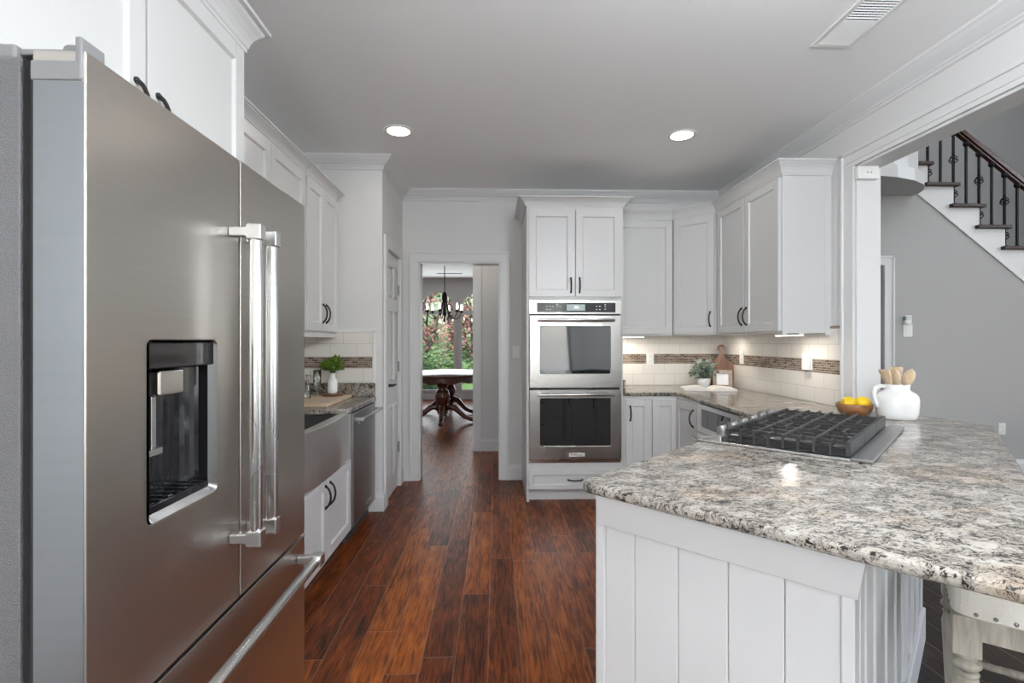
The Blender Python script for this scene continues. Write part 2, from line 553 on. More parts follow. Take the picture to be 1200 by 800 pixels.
# ---------------------------------------------------------------- setting
floor_poly = [(-1.70, -6.6), (1.2, -6.6)] + [uw(-1.2, -.5), uw(3.3, -.5)] + [(2.27, 3.0), (2.27, 4.9), (1.9, 4.9), (1.9, 11.7), (-3.9, 11.7), (-3.9, 4.9), (-1.70, 4.9)]
struct(MB().prism(floor_poly, -.06, 0).build('floor', M_floor))
hall_poly = [(1.2, -6.6), (6.7, -6.6), (6.7, 6.1), (2.27, 6.1), (2.27, 3.0), uw(3.3, -.5), uw(-1.2, -.5)]
struct(MB().prism(hall_poly, -.06, 0).build('floor_foyer', M_hallfloor))
struct(box(-1.70, -6.6, CEIL, 2.34, 4.93, CEIL + .1).build('ceiling', M_ceil))
struct(box(-3.9, 4.93, CEIL, 1.9, 11.62, CEIL + .1).build('ceiling_dining', M_ceil))
struct(box(2.34, -6.6, 5.4, 6.7, 6.1, 5.5).build('ceiling_foyer', M_ceil))
lw = MB().box(XL - .14, -6.6, 0, XL, -3.4, CEIL)
lw.box(XL - .14, -3.4, 0, XL, -1.5, .6)
lw.box(XL - .14, -3.4, 2.35, XL, -1.5, CEIL)
lw.box(XL - .14, -1.5, 0, XL, PY, CEIL)
struct(lw.build('wall_left', M_wall))
pan = MB()
pan.box(XL - .14, PY, 0, PX - .10, PY + .10, CEIL)          # face beside the worktop
pan.box(PX - .10, PY, 0, PX, 4.085, CEIL)
pan.box(PX - .10, 4.085, 2.066, PX, 4.625, CEIL)
pan.box(PX - .10, 4.625, 0, PX, YB + .14, CEIL)
pan.box(XL - .14, PY + .1, 0, XL, YB + .14, CEIL)
struct(pan.build('wall_pantry', M_wall))
DX0, DX1, DZ = -.718, .049, 2.068
bw = MB()
bw.box(PX, YB, 0, DX0, YB + .14, CEIL)
bw.box(DX0, YB, DZ, DX1, YB + .14, CEIL)
bw.box(DX1, YB, 0, XR, YB + .14, CEIL)
struct(bw.build('wall_back', M_wall))
rw = MB()
rw.box(XR, 3.0, 0, XR + .14, YB + .14, CEIL)
rw.box(XR, -.9, 2.385, XR + .14, 3.0, CEIL)
rw.box(XR, -6.6, 0, XR + .14, -.9, CEIL)
rw.box(XR, 1.2, CEIL, XR + .14, YB + .14, 5.4)
rw.box(XR, -6.6, CEIL, XR + .14, 1.2, 5.4)
struct(rw.build('wall_right', M_wall))
# breakfast end behind the viewpoint, with two windows
re = MB()
for a, b in ((-1.70, -1.35), (.25, .55), (2.15, 2.34)):
    re.box(a, -6.64, 0, b, -6.5, CEIL)
for a, b in ((-1.35, .25), (.55, 2.15)):
    re.box(a, -6.64, 0, b, -6.5, .35)
    re.box(a, -6.64, 2.55, b, -6.5, CEIL)
struct(re.build('wall_rear', M_wall))
n_win = 1
for a, b in ((-1.35, .25), (.55, 2.15)):
    w = struct(MB().build('window_%d' % n_win, M_trim)) if False else None
    f = MB()
    for x in (a, (a + b) / 2 - .03, b - .06):
        f.box(x, -6.62, .35, x + .06, -6.52, 2.55)
    for z in (.35, 1.85, 2.49):
        f.box(a, -6.62, z, b, -6.52, z + .06)
    w = struct(f.build('window_%d' % n_win, M_trim, bevel=.004))
    box(a + .03, -6.575, .38, b - .03, -6.569, 2.52).build('pane', M_glass, w)
    n_win += 1

f = MB()  # added left window, unseen, made only to carry the extra fill
for y in (-3.4, -2.48, -1.56):
    f.box(XL - .12, y, .6, XL - .02, y + .06, 2.35)
for z in (.6, 1.45, 2.29):
    f.box(XL - .12, -3.4, z, XL - .02, -1.5, z + .06)
w = struct(f.build('window_%d' % n_win, M_trim, bevel=.004))
box(XL - .075, -3.37, .63, XL - .069, -1.53, 2.32).build('pane', M_glass, w)
n_win += 1

# foyer shell
fw = MB()
fw.box(2.34, 4.8, 0, 2.95, 4.92, 2.743)
fw.box(2.95, 4.8, 2.058, 3.80, 4.92, 2.743)
slope = .793
def under(x):   # lower edge of the stair skirt
    return 2.804 - (x - 4.08) * slope
fw.extrude([(3.80, 4.8, 0), (6.5, 4.8, 0), (6.5, 4.8, max(under(6.5), .02)), (4.08, 4.8, under(4.08) - .002), (4.08, 4.8, 2.743), (3.80, 4.8, 2.743)], (0, .12, 0))
struct(fw.build('wall_stair', M_hallwall))
struct(box(2.34, 5.95, 0, 6.7, 6.1, 5.4).build('wall_foyer_back', M_hallwall))
hr = MB()
for a, b in ((-6.6, -1.7), (2.1, 2.55), (4.25, 6.1)):
    hr.box(6.5, a, 0, 6.64, b, 5.4)
for a, b in ((-1.7, 2.1), (2.55, 4.25)):
    hr.box(6.5, a, 0, 6.64, b, .5)
    hr.box(6.5, a, 4.1, 6.64, b, 5.4)
struct(hr.build('wall_foyer_right', M_wall))
for a, b in ((-1.7, 2.1), (2.55, 4.25)):
    f = MB()
    k = 4 if b - a > 2 else 2
    for i in range(k + 1):
        y = a + (b - a - .06) * i / k
        f.box(6.52, y, .5, 6.62, y + .06, 4.1)
    for z in (.5, 2.3, 4.04):
        f.box(6.52, a, z, 6.62, b, z + .06)
    w = struct(f.build('window_%d' % n_win, M_trim))
    box(6.566, a + .03, .53, 6.572, b - .03, 4.07).build('pane', M_glass, w)
    n_win += 1
struct(box(2.34, -6.64, 0, 6.64, -6.5, 5.4).build('wall_foyer_front', M_wall))
# closet behind the foyer door opening
cl = MB()
cl.box(2.36, 5.7, 0, 3.9, 5.76, 2.2)
cl.box(2.34, 4.92, 0, 2.40, 5.76, 2.2)
cl.box(3.86, 4.92, 0, 3.92, 5.76, 2.2)
cl.box(2.34, 4.92, 2.2, 3.92, 5.76, 2.26)
struct(cl.build('wall_closet', M_hallwall))

# passage and dining room
pw = MB()
pw.box(-.25, 6.06, 0, 1.9, 6.2, CEIL)
pw.box(-1.9, 6.06, 2.30, -.25, 6.2, CEIL)
pw.box(-3.9, 6.06, 0, -1.9, 6.2, CEIL)
struct(pw.build('wall_passage', M_wall))
struct(box(.62, 4.93, 0, .76, 6.06, CEIL).build('wall_passage_right', M_wall))
struct(box(-2.2, 4.93, 0, -2.06, 6.06, CEIL).build('wall_passage_left', M_wall))
struct(box(1.76, 6.2, 0, 1.9, 11.5, CEIL).build('wall_dining_right', M_wall))
struct(box(-3.9, 6.2, 0, -3.76, 11.5, CEIL).build('wall_dining_left', M_wall))

def curve_slab(name, outline, holes, y0, th, mat):
    """flat wall in the xz plane with openings, thickness th"""
    cu = bpy.data.curves.new(name, 'CURVE')
    cu.dimensions = '2D'
    cu.fill_mode = 'BOTH'
    cu.extrude = th / 2
    for loop in [outline] + holes:
        s = cu.splines.new('POLY')
        s.points.add(len(loop) - 1)
        for p, q in zip(s.points, loop):
            p.co = (q[0], q[1], 0, 1)
        s.use_cyclic_u = True
    tmp = bpy.data.objects.new('tmp', cu)
    C.objects.link(tmp)
    dg = bpy.context.evaluated_depsgraph_get()
    me = bpy.data.meshes.new_from_object(tmp.evaluated_get(dg))
    bpy.data.objects.remove(tmp)
    bpy.data.curves.remove(cu)
    me.transform(Matrix.Translation((0, y0 + th / 2, 0)) @ Matrix.Rotation(PI / 2, 4, 'X'))
    me.materials.clear()
    me.materials.append(mat)
    o = bpy.data.objects.new(name, me)
    C.objects.link(o)
    return o

def arch(cx, hw, z0, zs, rise, n=20):
    pts = [(cx - hw, z0), (cx + hw, z0)]
    for k in range(n + 1):
        a = PI * k / n
        pts.append((cx + hw * math.cos(a), zs + rise * math.sin(a)))
    return pts
WIN = [(-2.24, .42), (-1.31, .42), (-.38, .42), (.55, .42)]
struct(curve_slab('wall_dining_windows', [(-3.9, 0), (1.9, 0), (1.9, CEIL), (-3.9, CEIL)], [arch(c, h, .17, 2.06, .42) for c, h in WIN], 11.5, .12, M_wall))
for c, h in WIN:
    w = struct(curve_slab('window_%d' % n_win, arch(c, h, .17, 2.06, .42), [arch(c, h - .05, .22, 1.93, .0, 1), arch(c, h - .05, 2.02, 2.06, .37)], 11.47, .1, M_trim))
    o = curve_slab('pane', arch(c, h - .03, .19, 2.06, .39), [], 11.515, .006, M_glass)
    o.parent = w
    n_win += 1

# ---------------------------------------------------------------- trims
CROWN = [(0, CEIL), (.085, CEIL), (.085, CEIL - .012), (.076, CEIL - .02), (.066, CEIL - .034), (.05, CEIL - .048), (.034, CEIL - .06), (.02, CEIL - .068), (.02, CEIL - .078), (.012, CEIL - .082), (.012, CEIL - .096), (0, CEIL - .1)]
def crown_path(path, name, side=1):
    struct(MB().sweep(CROWN, path, side=side).build(name, M_trim))
crown_path([(XL, -6.5), (XL, PY), (PX, PY), (PX, YB), (XR, YB), (XR, -6.5)], 'trim_1')
BASE = [(0, 0), (.016, 0), (.016, .11), (.012, .125), (.008, .135), (.006, .15), (0, .152)]
def base_path(path, name, side=1):
    struct(MB().sweep(BASE, path, side=side).build(name, M_trim))
base_path([(PX - .12, PY), (PX, PY), (PX, 3.99)], 'baseboard_pantry')
base_path([(PX, 4.72), (PX, YB), (-.806, YB)], 'baseboard_corner')
base_path([(.138, YB), (.259, YB)], 'baseboard_back')
base_path([(-.16, 6.06), (.62, 6.06), (.62, 4.93)], 'baseboard_passage')
base_path([(3.9, 4.8), (6.5, 4.8), (6.5, -6.5)], 'baseboard_foyer')
base_path([(XL, -6.5), (XL, .7)], 'baseboard_left')
base_path([(-3.76, 11.5), (1.76, 11.5)], 'baseboard_dining')
n_trim = 2
def casing(mb, rects, depth, axis, at, sgn):
    """mouldings round an opening: outer band proud of the inner one"""
    for (a0, b0, a1, b1) in rects:
        if axis == 'y':
            mb.box(a0, min(at, at + sgn * depth), b0, a1, max(at, at + sgn * depth), b1)
        else:
            mb.box(min(at, at + sgn * depth), a0, b0, max(at, at + sgn * depth), a1, b1)
# kitchen doorway
cs = MB()
casing(cs, [(-.806, 0, DX0, DZ), (DX1, 0, .138, DZ), (-.806, DZ, .138, 2.165)], .016, 'y', YB, -1)
casing(cs, [(-.806, 0, -.786, 2.145), (.118, 0, .138, 2.145), (-.806, 2.145, .138, 2.165)], .026, 'y', YB, -1)
cs.box(DX0 - .001, YB - .002, 0, DX0 + .014, YB + .142, DZ)
cs.box(DX1 - .014, YB - .002, 0, DX1 + .001, YB + .142, DZ)
cs.box(DX0, YB - .002, DZ - .014, DX1, YB + .142, DZ + .001)
struct(cs.build('trim_%d' % n_trim, M_trim, bevel=.003)); n_trim += 1
# dining opening seen through it
cs = MB()
casing(cs, [(-.25, 0, -.16, 2.39), (-1.99, 0, -1.9, 2.39), (-1.9, 2.30, -.25, 2.39)], .02, 'y', 6.06, -1)
cs.box(-.265, 6.05, 0, -.249, 6.21, 2.3)
struct(cs.build('trim_%d' % n_trim, M_trim, bevel=.003)); n_trim += 1
# pantry door casing
cs = MB()
casing(cs, [(3.99, 0, 4.085, 2.066), (4.625, 0, 4.72, 2.066), (3.99, 2.066, 4.72, 2.16)], .018, 'x', PX, 1)
struct(cs.build('trim_%d' % n_trim, M_trim, bevel=.003)); n_trim += 1
# wide opening between kitchen and foyer
cs = MB()
for (s, X) in ((-1, XR), (1, XR + .14)):
    casing(cs, [(3.0, 0, 3.10, 2.385), (-.9, 2.385, 3.10, 2.485)] if s < 0 else [(3.0, 0, 3.10, 2.485), (-.9, 2.385, 3.0, 2.485)], .018, 'x', X, s)
    casing(cs, [(3.08, 0, 3.10, 2.485), (-.9, 2.462, 3.10, 2.485)], .030, 'x', X, s)
    casing(cs, [(-.9, 2.41, 3.07, 2.42)], .024, 'x', X, s)
cs.box(XR - .002, 2.985, 0, XR + .142, 3.001, 2.385)
cs.box(XR - .002, -.9, 2.37, XR + .142, 3.0, 2.386)
struct(cs.build('trim_%d' % n_trim, M_trim, bevel=.003)); n_trim += 1
# foyer door casing
cs = MB()
casing(cs, [(2.86, 0, 2.95, 2.058), (3.80, 0, 3.895, 2.058), (2.86, 2.058, 3.895, 2.15)], .018, 'y', 4.8, -1)
casing(cs, [(3.875, 0, 3.895, 2.15), (2.86, 2.13, 3.895, 2.15)], .028, 'y', 4.8, -1)
struct(cs.build('trim_%d' % n_trim, M_trim, bevel=.003)); n_trim += 1
# curved balcony edge over the foyer door
edge = [(2.345, 4.20), (3.0, 4.20), (3.24, 4.215), (3.5, 4.26), (3.72, 4.34), (3.9, 4.45), (4.02, 4.58), (4.08, 4.70), (4.09, 4.80)]
balc = MB().prism(edge + [(2.345, 4.80)], 2.743, 2.85)
struct(balc.build('trim_%d' % n_trim, M_trim)); n_trim += 1
inner = [(x - .03 if x > 3.6 else x, y + .035) for x, y in edge]
struct(MB().prism(inner[:-1] + [(4.06, 4.80), (4.06, 5.94), (2.345, 5.94)], 2.851, 3.06).build('trim_%d' % n_trim, M_trim)); n_trim += 1
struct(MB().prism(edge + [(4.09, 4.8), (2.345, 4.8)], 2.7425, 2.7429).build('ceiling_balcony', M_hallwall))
kn = MB()
for a, b in zip(inner, inner[1:]):
    v = Vector((b[0] - a[0], b[1] - a[1])).normalized()
    nrm = Vector((-v.y, v.x)) * .1
    kn.prism([a, b, (b[0] + nrm.x, b[1] + nrm.y), (a[0] + nrm.x, a[1] + nrm.y)], 3.06, 4.0)
struct(kn.build('wall_balcony', M_trim))

# ---------------------------------------------------------------- cabinet pieces (local: x right, y into the cabinet, z up, front at y = 0)
def shaker_mb(x0, z0, x1, z1, rail=.058, th=.02, y=-.02, rec=.011):
    m = MB()
    m.box(x0, y, z0, x0 + rail, y + th, z1)
    m.box(x1 - rail, y, z0, x1, y + th, z1)
    m.box(x0 + rail, y, z0, x1 - rail, y + th, z0 + rail)
    m.box(x0 + rail, y, z1 - rail, x1 - rail, y + th, z1)
    m.box(x0 + rail - .002, y + rec, z0 + rail - .002, x1 - rail + .002, y + th - .002, z1 - rail + .002)
    # small sloped bead round the panel
    a, b, c, d = x0 + rail, x1 - rail, z0 + rail, z1 - rail
    e = .006
    q = [[(a, y + .002, c), (b, y + .002, c), (b - e, y + rec, c + e), (a + e, y + rec, c + e)],
         [(a, y + .002, d), (b, y + .002, d), (b - e, y + rec, d - e), (a + e, y + rec, d - e)],
         [(a, y + .002, c), (a, y + .002, d), (a + e, y + rec, d - e), (a + e, y + rec, c + e)],
         [(b, y + .002, c), (b, y + .002, d), (b - e, y + rec, d - e), (b - e, y + rec, c + e)]]
    for f in q:
        m.face([m.bm.verts.new(p) for p in f])
    return m

def pull_mb(x, z, L=.115, vertical=True, y=-.02, out=.03):
    pts = []
    n = 10
    for k in range(n + 1):
        t = k / n
        s = (t - .5) * L
        o = out * (math.sin(PI * t) ** .6) * .95 + .002
        pts.append((x, y - o, z + s) if vertical else (x + s, y - o, z))
    m = MB().tube(pts, [.0058 if 0 < k < n else .0075 for k in range(n + 1)], 8)
    for s in (-L / 2, L / 2):
        c = (x, y, z + s) if vertical else (x + s, y, z)
        m.lathe([(.0085, .0), (.0085, -.005), (.006, -.008)], c, 10, axis='y')
    return m

def door(par, x0, z0, x1, z1, hx=None, hz=None, L=.115, name='door'):
    d = shaker_mb(x0, z0, x1, z1).build(name, M_white, par, bevel=.0015, seg=1)
    if hx is not None:
        pull_mb(hx, hz, L).build('handle', M_dark, d)
    return d

def drawer(par, x0, z0, x1, z1, handle=True, rail=.045, L=.115):
    d = shaker_mb(x0, z0, x1, z1, rail).build('drawer', M_white, par, bevel=.0015, seg=1)
    if handle:
        pull_mb((x0 + x1) / 2, (z0 + z1) / 2, L, False).build('handle', M_dark, d)
    return d

def carcass(par, W, D, z0, z1, toe=0, mat=None, name='body'):
    m = MB()
    m.box(0, 0, z0 + toe, W, D, z1)
    if toe:
        m.box(.0, .07, z0, W, D, z0 + toe)
    return m.build(name, mat or M_white, par, bevel=.0015, seg=1)

RL = PI / 2      # faces +x (left run)
RR = -PI / 2     # faces -x (right run)
def cab_crown(zb, zt, out=.062):
    h = zt - zb
    return [(0, zb - .004), (.010, zb - .004), (.010, zb + .10 * h), (.014, zb + .14 * h), (.018, zb + .3 * h), (.026, zb + .48 * h), (.038, zb + .64 * h), (.050, zb + .76 * h), (.054, zb + .84 * h), (out, zb + .86 * h), (out, zt), (0, zt)]

# ---- left run: cabinet over the refrigerator
FX = -.90
c = thing('overhead_cabinet', 'deep white two-door cabinet built in above the steel refrigerator', 'cabinet', (FX, .79, 0), RL)
carcass(c, 1.04, -XL + FX - .003, 1.83, 2.352)
door(c, .02, 1.845, .511, 2.335, .475, 1.898)
door(c, .519, 1.845, 1.01, 2.335, .555, 1.898)
box(1.012, 0, 0, 1.04, .62, 1.83).build('side_panel', M_white, c, bevel=.0015, seg=1)
MB().sweep(cab_crown(2.352, 2.455, .07), [(0, .0), (1.04, 0), (1.04, .30)]).build('crown', M_white, c)
# ---- left wall cabinets
LZ0, LZ1 = 1.375, 2.388
UX = -1.22
c = thing('upper_cabinet', 'white wall cabinet with two doors between refrigerator cabinet and pantry-side cabinet', 'cabinet', (UX, 1.84, 0), RL)
carcass(c, 1.405, .337, LZ0, LZ1)
for a, b, h in ((.01, .41, None), (.418, .898, .86), (.906, 1.39, .945)):
    door(c, a, LZ0 + .012, b, LZ1 - .012, h, LZ0 + .13)
MB().sweep(cab_crown(LZ1, 2.452), [(0, 0), (1.405, 0)]).build('crown', M_white, c)
c = thing('upper_cabinet', 'white double-door wall cabinet against the pantry wall, above the small green plant', 'cabinet', (UX, 3.25, 0), RL)
carcass(c, .674, .337, LZ0, LZ1)
door(c, .016, LZ0 + .012, .334, LZ1 - .012, .305, LZ0 + .135, .125)
door(c, .342, LZ0 + .012, .648, LZ1 - .012, .372, LZ0 + .135, .125)
box(0, .002, LZ0 - .03, .685, .02, LZ0).build('light_rail', M_white, c)
MB().sweep(cab_crown(LZ1, 2.452), [(0, 0), (.62, 0), (.62, .2)]).build('crown', M_white, c)

# ---- left base run
BX = -.94
c = thing('sink_base_cabinet', 'white sink base cabinet with two doors under the steel apron sink', 'cabinet', (BX, 2.345, 0), RL)
m = MB()
m.box(0, 0, .10, .93, .60, .57)
m.box(0, .07, 0, .93, .60, .10)
m.box(0, 0, .57, .025, .60, CU)
m.box(.905, 0, .57, .93, .60, CU)
m.build('body', M_white, c, bevel=.0015, seg=1)
door(c, .012, .115, .454, .56, .418, .47, .12)
door(c, .462, .115, .912, .56, .498, .47, .12)
c = thing('apron_sink', 'stainless steel apron-front farmhouse sink beside the refrigerator', 'sink', (BX, 2.375, 0), RL)
m = MB()
n = 16
front = [(.0 + .868 * k / n, -.012 - .034 * math.sin(PI * k / n)) for k in range(n + 1)]
m.prism(front + [(.868, .018), (0, .018)], .578, .872)
m.build('apron', M_apron, c, bevel=.006, seg=3)
m = MB()
m.box(.03, .02, .63, .84, .46, .64)
m.box(.03, .018, .64, .842, .03, .85)
m.box(.03, .45, .64, .842, .462, .85)
m.box(.026, .018, .63, .038, .462, .85)
m.box(.832, .018, .63, .844, .462, .85)
m.build('basin', M_darksteel, c)
c = thing('base_cabinet', 'white base cabinet hidden beside the refrigerator, next to the sink', 'cabinet', (BX, 1.85, 0), RL)
carcass(c, .49, .60, 0, CU, .1)
drawer(c, .012, .70, .478, .84)
door(c, .012, .115, .478, .69, .44, .6)

c = thing('dishwasher', 'stainless steel dishwasher with bar handle beside the pantry wall', 'dishwasher', (BX, 3.30, 0), RL)
box(.005, .02, .10, .60, .58, CU).build('body', M_gasket, c)
d = box(.006, -.022, .105, .597, .02, CU - .006).build('door', M_darksteel, c, bevel=.006, seg=2)
hb = MB().tube([(.03, -.072, .805), (.575, -.072, .805)], .0125, 14)
for x in (.045, .56):
    hb.box(x - .014, -.072, .793, x + .014, -.02, .817)
hb.build('handle', M_polish, d, bevel=.002)
MB().lathe([(.017, 0), (.017, -.006), (.013, -.008)], (.10, -.0235, .775), 20, axis='y').build('emblem', M_polish, d)
box(.33, -.0245, .155, .43, -.022, .18).build('badge', M_polish, d, bevel=.001)
box(.006, .03, .0, .597, .05, .10).build('toe_kick', M_gasket, c)
box(3.28 - 3.30, -.0, .10, .004, .55, CU).build('filler_strip', M_white, c)

# left worktop
ct = MB().prism([(-1.558, 1.85), (-.92, 1.85), (-.92, 2.40), (-1.40, 2.40), (-1.40, 3.19), (-.92, 3.19), (-.92, 3.937), (-1.558, 3.937)], CU, CT)
ct.box(-1.558, 3.915, CT, -.925, 3.937, CT + .105)
ct.box(-1.558, 1.85, CT, -1.536, 3.915, CT + .105)
tag(ct.build('countertop', M_granite, bevel=.009, seg=3), 'speckled granite worktop over the sink and dishwasher on the left', 'countertop')

# left backsplash
bs = MB()
bs.box(-1.558, 3.928, CT + .106, -.935, 3.938, 1.385)
bs.box(-1.558, 1.85, CT + .106, -1.549, 3.928, LZ0)
b = bs.build('tile_backsplash', M_tile_x)
tag(b, 'cream subway tile backsplash on the pantry wall behind the small green plant', 'backsplash')
box(-1.549, 3.9265, 1.11, -.945, 3.929, 1.196).build('mosaic_band', M_mos_x, b)
box(-1.549, 3.9275, 1.196, -.948, 3.929, 1.385).build('upper_courses', M_tile_x2, b)
m = MB().box(-.948, 3.922, CT + .106, -.925, 3.939, 1.402)
m.box(-1.549, 3.922, 1.385, -.925, 3.939, 1.402)
m.build('edge_tile', M_ceramic, b, bevel=.004)

# ---- refrigerator
FW = .935
fr = thing('refrigerator', 'large stainless steel french-door refrigerator with water dispenser in the left foreground', 'refrigerator', (-.66, .835, 0), RL)
box(.004, .105, .03, FW - .004, .87, 1.775).build('body', M_fridge_side, fr, bevel=.004)
box(.02, .082, .05, FW - .02, .106, 1.77).build('gasket', M_gasket, fr)
box(.01, .12, 1.776, FW - .01, .40, 1.80).build('top_cover', M_greyplastic, fr, bevel=.004)

def holed_panel(x0, z0, x1, z1, hx0, hz0, hx1, hz1, y0, y1, depth, r=.014):
    """slab with a rounded pocket in its front"""
    m = MB()
    hole = rounded([(hx0, hz0), (hx1, hz0), (hx1, hz1), (hx0, hz1)], {0: r, 1: r, 2: r, 3: r}, 4)
    outer = [(x0, z0), (x1, z0), (x1, z1), (x0, z1)]
    ov = [m.bm.verts.new((x, y0, z)) for x, z in outer]
    hv = [m.bm.verts.new((x, y0, z)) for x, z in hole]
    bv = [m.bm.verts.new((x, y0 + depth, z)) for x, z in hole]
    q = len(hole) // 4
    for k in range(4):
        seg = hv[k * q:(k + 1) * q]
        for a, b2 in zip(seg, seg[1:]):
            m.face([ov[k], b2, a])
        nx = hv[((k + 1) * q) % len(hv)]
        m.face([ov[k], ov[(k + 1) % 4], nx, seg[-1]])
    for i in range(len(hv)):
        j = (i + 1) % len(hv)
        m.face([hv[i], hv[j], bv[j], bv[i]])
    back = [m.bm.verts.new((x, y1, z)) for x, z in outer]
    m.face(back)
    for k in range(4):
        j = (k + 1) % 4
        m.face([ov[k], ov[j], back[j], back[k]])
    return m
DZ0, DZ1 = .655, 1.785
HX0, HX1, HZ0, HZ1 = .143, .383, .963, 1.318
fd = holed_panel(0, DZ0, .487, DZ1 - .001, HX0, HZ0, HX1, HZ1, 0, .083, .075).build('door', M_steelv, fr, bevel=.002, seg=2)
def fridge_bar(x):
    m = MB().tube([(x, -.062, .815), (x, -.062, 1.60)], .0155, 18)
    for z in (.825, 1.588):
        m.box(x - .016, -.080, z - .02, x + .016, -.044, z + .02)
        m.box(x - .013, -.06, z - .012, x + .013, -.001, z + .012)
    return m
fridge_bar(.447).build('handle', M_satin, fd, bevel=.003)
sd = MB()
sd.box(.495, 0, DZ0, FW, .083, DZ1)
sd = sd.build('door', M_steelv, fr, bevel=.002, seg=2)
fridge_bar(.535).build('handle', M_satin, sd, bevel=.003)
box(-.0009, .003, DZ0 + .004, .0005, .081, 1.734).build('door_edge_reflection', M_edge, fd)  # added skin whose colour stands in for the reflection on the door end
hc = MB()
hc.extrude([(-.003, .004, 1.735), (-.003, .004, 1.806), (-.003, .015, 1.806), (-.003, .015, 1.767), (-.003, .085, 1.767), (-.003, .085, 1.735)], (.05, 0, 0))
hc.build('hinge_cover', M_greyplastic, fr, bevel=.003)
hc = MB().lathe([(.020, 1.752), (.020, 1.775), (.017, 1.798), (.014, 1.80)], (.026, .034, 0), 24)
hc.box(.02, .034, 1.787, .06, .13, 1.797)
hc.build('hinge_pin', M_greyplastic, fr, bevel=.002)
fz = box(0, 0, .10, FW, .083, .645).build('freezer_drawer', M_steelv, fr, bevel=.002, seg=2)
box(-.0009, .003, .104, .0005, .081, .641).build('drawer_edge_reflection', M_edge, fz)  # same painted reflection on the end of the freezer drawer
m = MB().tube([(.03, -.066, .585), (FW - .03, -.066, .585)], .0155, 18)
for x in (.06, FW - .06):
    m.box(x - .02, -.084, .566, x + .02, -.048, .604)
    m.box(x - .013, -.062, .572, x + .013, -.001, .598)
m.build('handle', M_satin, fz, bevel=.003)
box(.01, .02, .02, FW - .01, .09, .095).build('toe_grille', M_gasket, fr)
# water dispenser in the left door
ds = MB()
hole = rounded([(HX0 + .002, HZ0 + .002), (HX1 - .002, HZ0 + .002), (HX1 - .002, HZ1 - .002), (HX0 + .002, HZ1 - .002)], {0: .013, 1: .013, 2: .013, 3: .013}, 4)
hin = rounded([(HX0 + .016, HZ0 + .016), (HX1 - .016, HZ0 + .016), (HX1 - .016, HZ1 - .004), (HX0 + .016, HZ1 - .004)], {0: .006, 1: .006, 2: .006, 3: .006}, 4)
ra = [ds.bm.verts.new((x, -.003, z)) for x, z in hole]
rb = [ds.bm.verts.new((x, .012, z)) for x, z in hin]
for i in range(len(ra)):
    j = (i + 1) % len(ra)
    ds.face([ra[i], ra[j], rb[j], rb[i]])
ds = ds.build('water_dispenser', M_polish, fr)
cp = MB()
cp.extrude([(HX0 + .008, .002, 1.262), (HX0 + .008, .002, 1.313), (HX0 + .008, .03, 1.313), (HX0 + .008, .03, 1.256)], (HX1 - HX0 - .016, 0, 0))
cp.build('control_panel', M_black, ds, bevel=.002)
m = MB()
arc = [(HX0 + .013 + (HX1 - HX0 - .026) * (1 - math.cos(PI * k / 20)) / 2, .014 + .056 * math.sin(PI * k / 20) ** .6, HZ0 + .012) for k in range(21)]
for p0, p1 in zip(arc, arc[1:]):
    m.face([m.bm.verts.new(q) for q in (p0, p1, (p1[0], p1[1], 1.27), (p0[0], p0[1], 1.27))], True)
m.box(HX0 + .012, .012, HZ0 + .012, HX0 + .015, .07, 1.27)
m.box(HX1 - .015, .012, HZ0 + .012, HX1 - .012, .07, 1.27)
m.build('recess_lining', M_black, ds)
box(HX0 + .055, .012, 1.205, HX0 + .135, .06, 1.256).build('spout_housing', M_polish, ds, bevel=.004)
m = MB()
m.box(HX0 + .05, .025, 1.095, HX0 + .066, .036, 1.205)
m.box(HX0 + .022, .012, 1.088, HX0 + .066, .036, 1.102)
m.build('paddle', M_polish, ds, bevel=.002)
m = MB()
m.box(HX0 + .016, .010, HZ0 + .014, HX1 - .016, .066, HZ0 + .03)
for k in range(7):
    x = HX0 + .03 + k * .028
    m.box(x, .014, HZ0 + .03, x + .012, .06, HZ0 + .033)
m.build('drip_tray', M_black, ds, bevel=.001)

# ---------------------------------------------------------------- oven tower
CT, CU = .897, .866          # the right-hand worktop sits a touch higher
TX, TY, TW = .259, 4.12, .797
tw = thing('oven_cabinet', 'tall white cabinet housing the double wall oven beside the doorway', 'cabinet', (TX, TY, 0))
m = MB()
m.box(0, 0, .0, .022, .667, 2.425)
m.box(TW - .022, 0, 0, TW, .667, 2.425)
m.box(.022, 0, 1.66, TW - .022, .667, 2.425)
m.box(.022, 0, .10, TW - .022, .667, .318)
m.box(.022, .06, 0, TW - .022, .667, .10)
m.box(.022, .60, .318, TW - .022, .667, 1.66)
m.build('body', M_white, tw, bevel=.0015, seg=1)
door(tw, .018, 1.68, .394, 2.395, .362, 1.775, .115)
door(tw, .402, 1.68, TW - .018, 2.395, .434, 1.775, .115)
drawer(tw, .018, .105, TW - .018, .262, True, .038)
MB().sweep(cab_crown(2.425, 2.49, .075), [(0, .667), (0, 0), (TW, 0), (TW, .4)]).build('crown', M_white, tw)

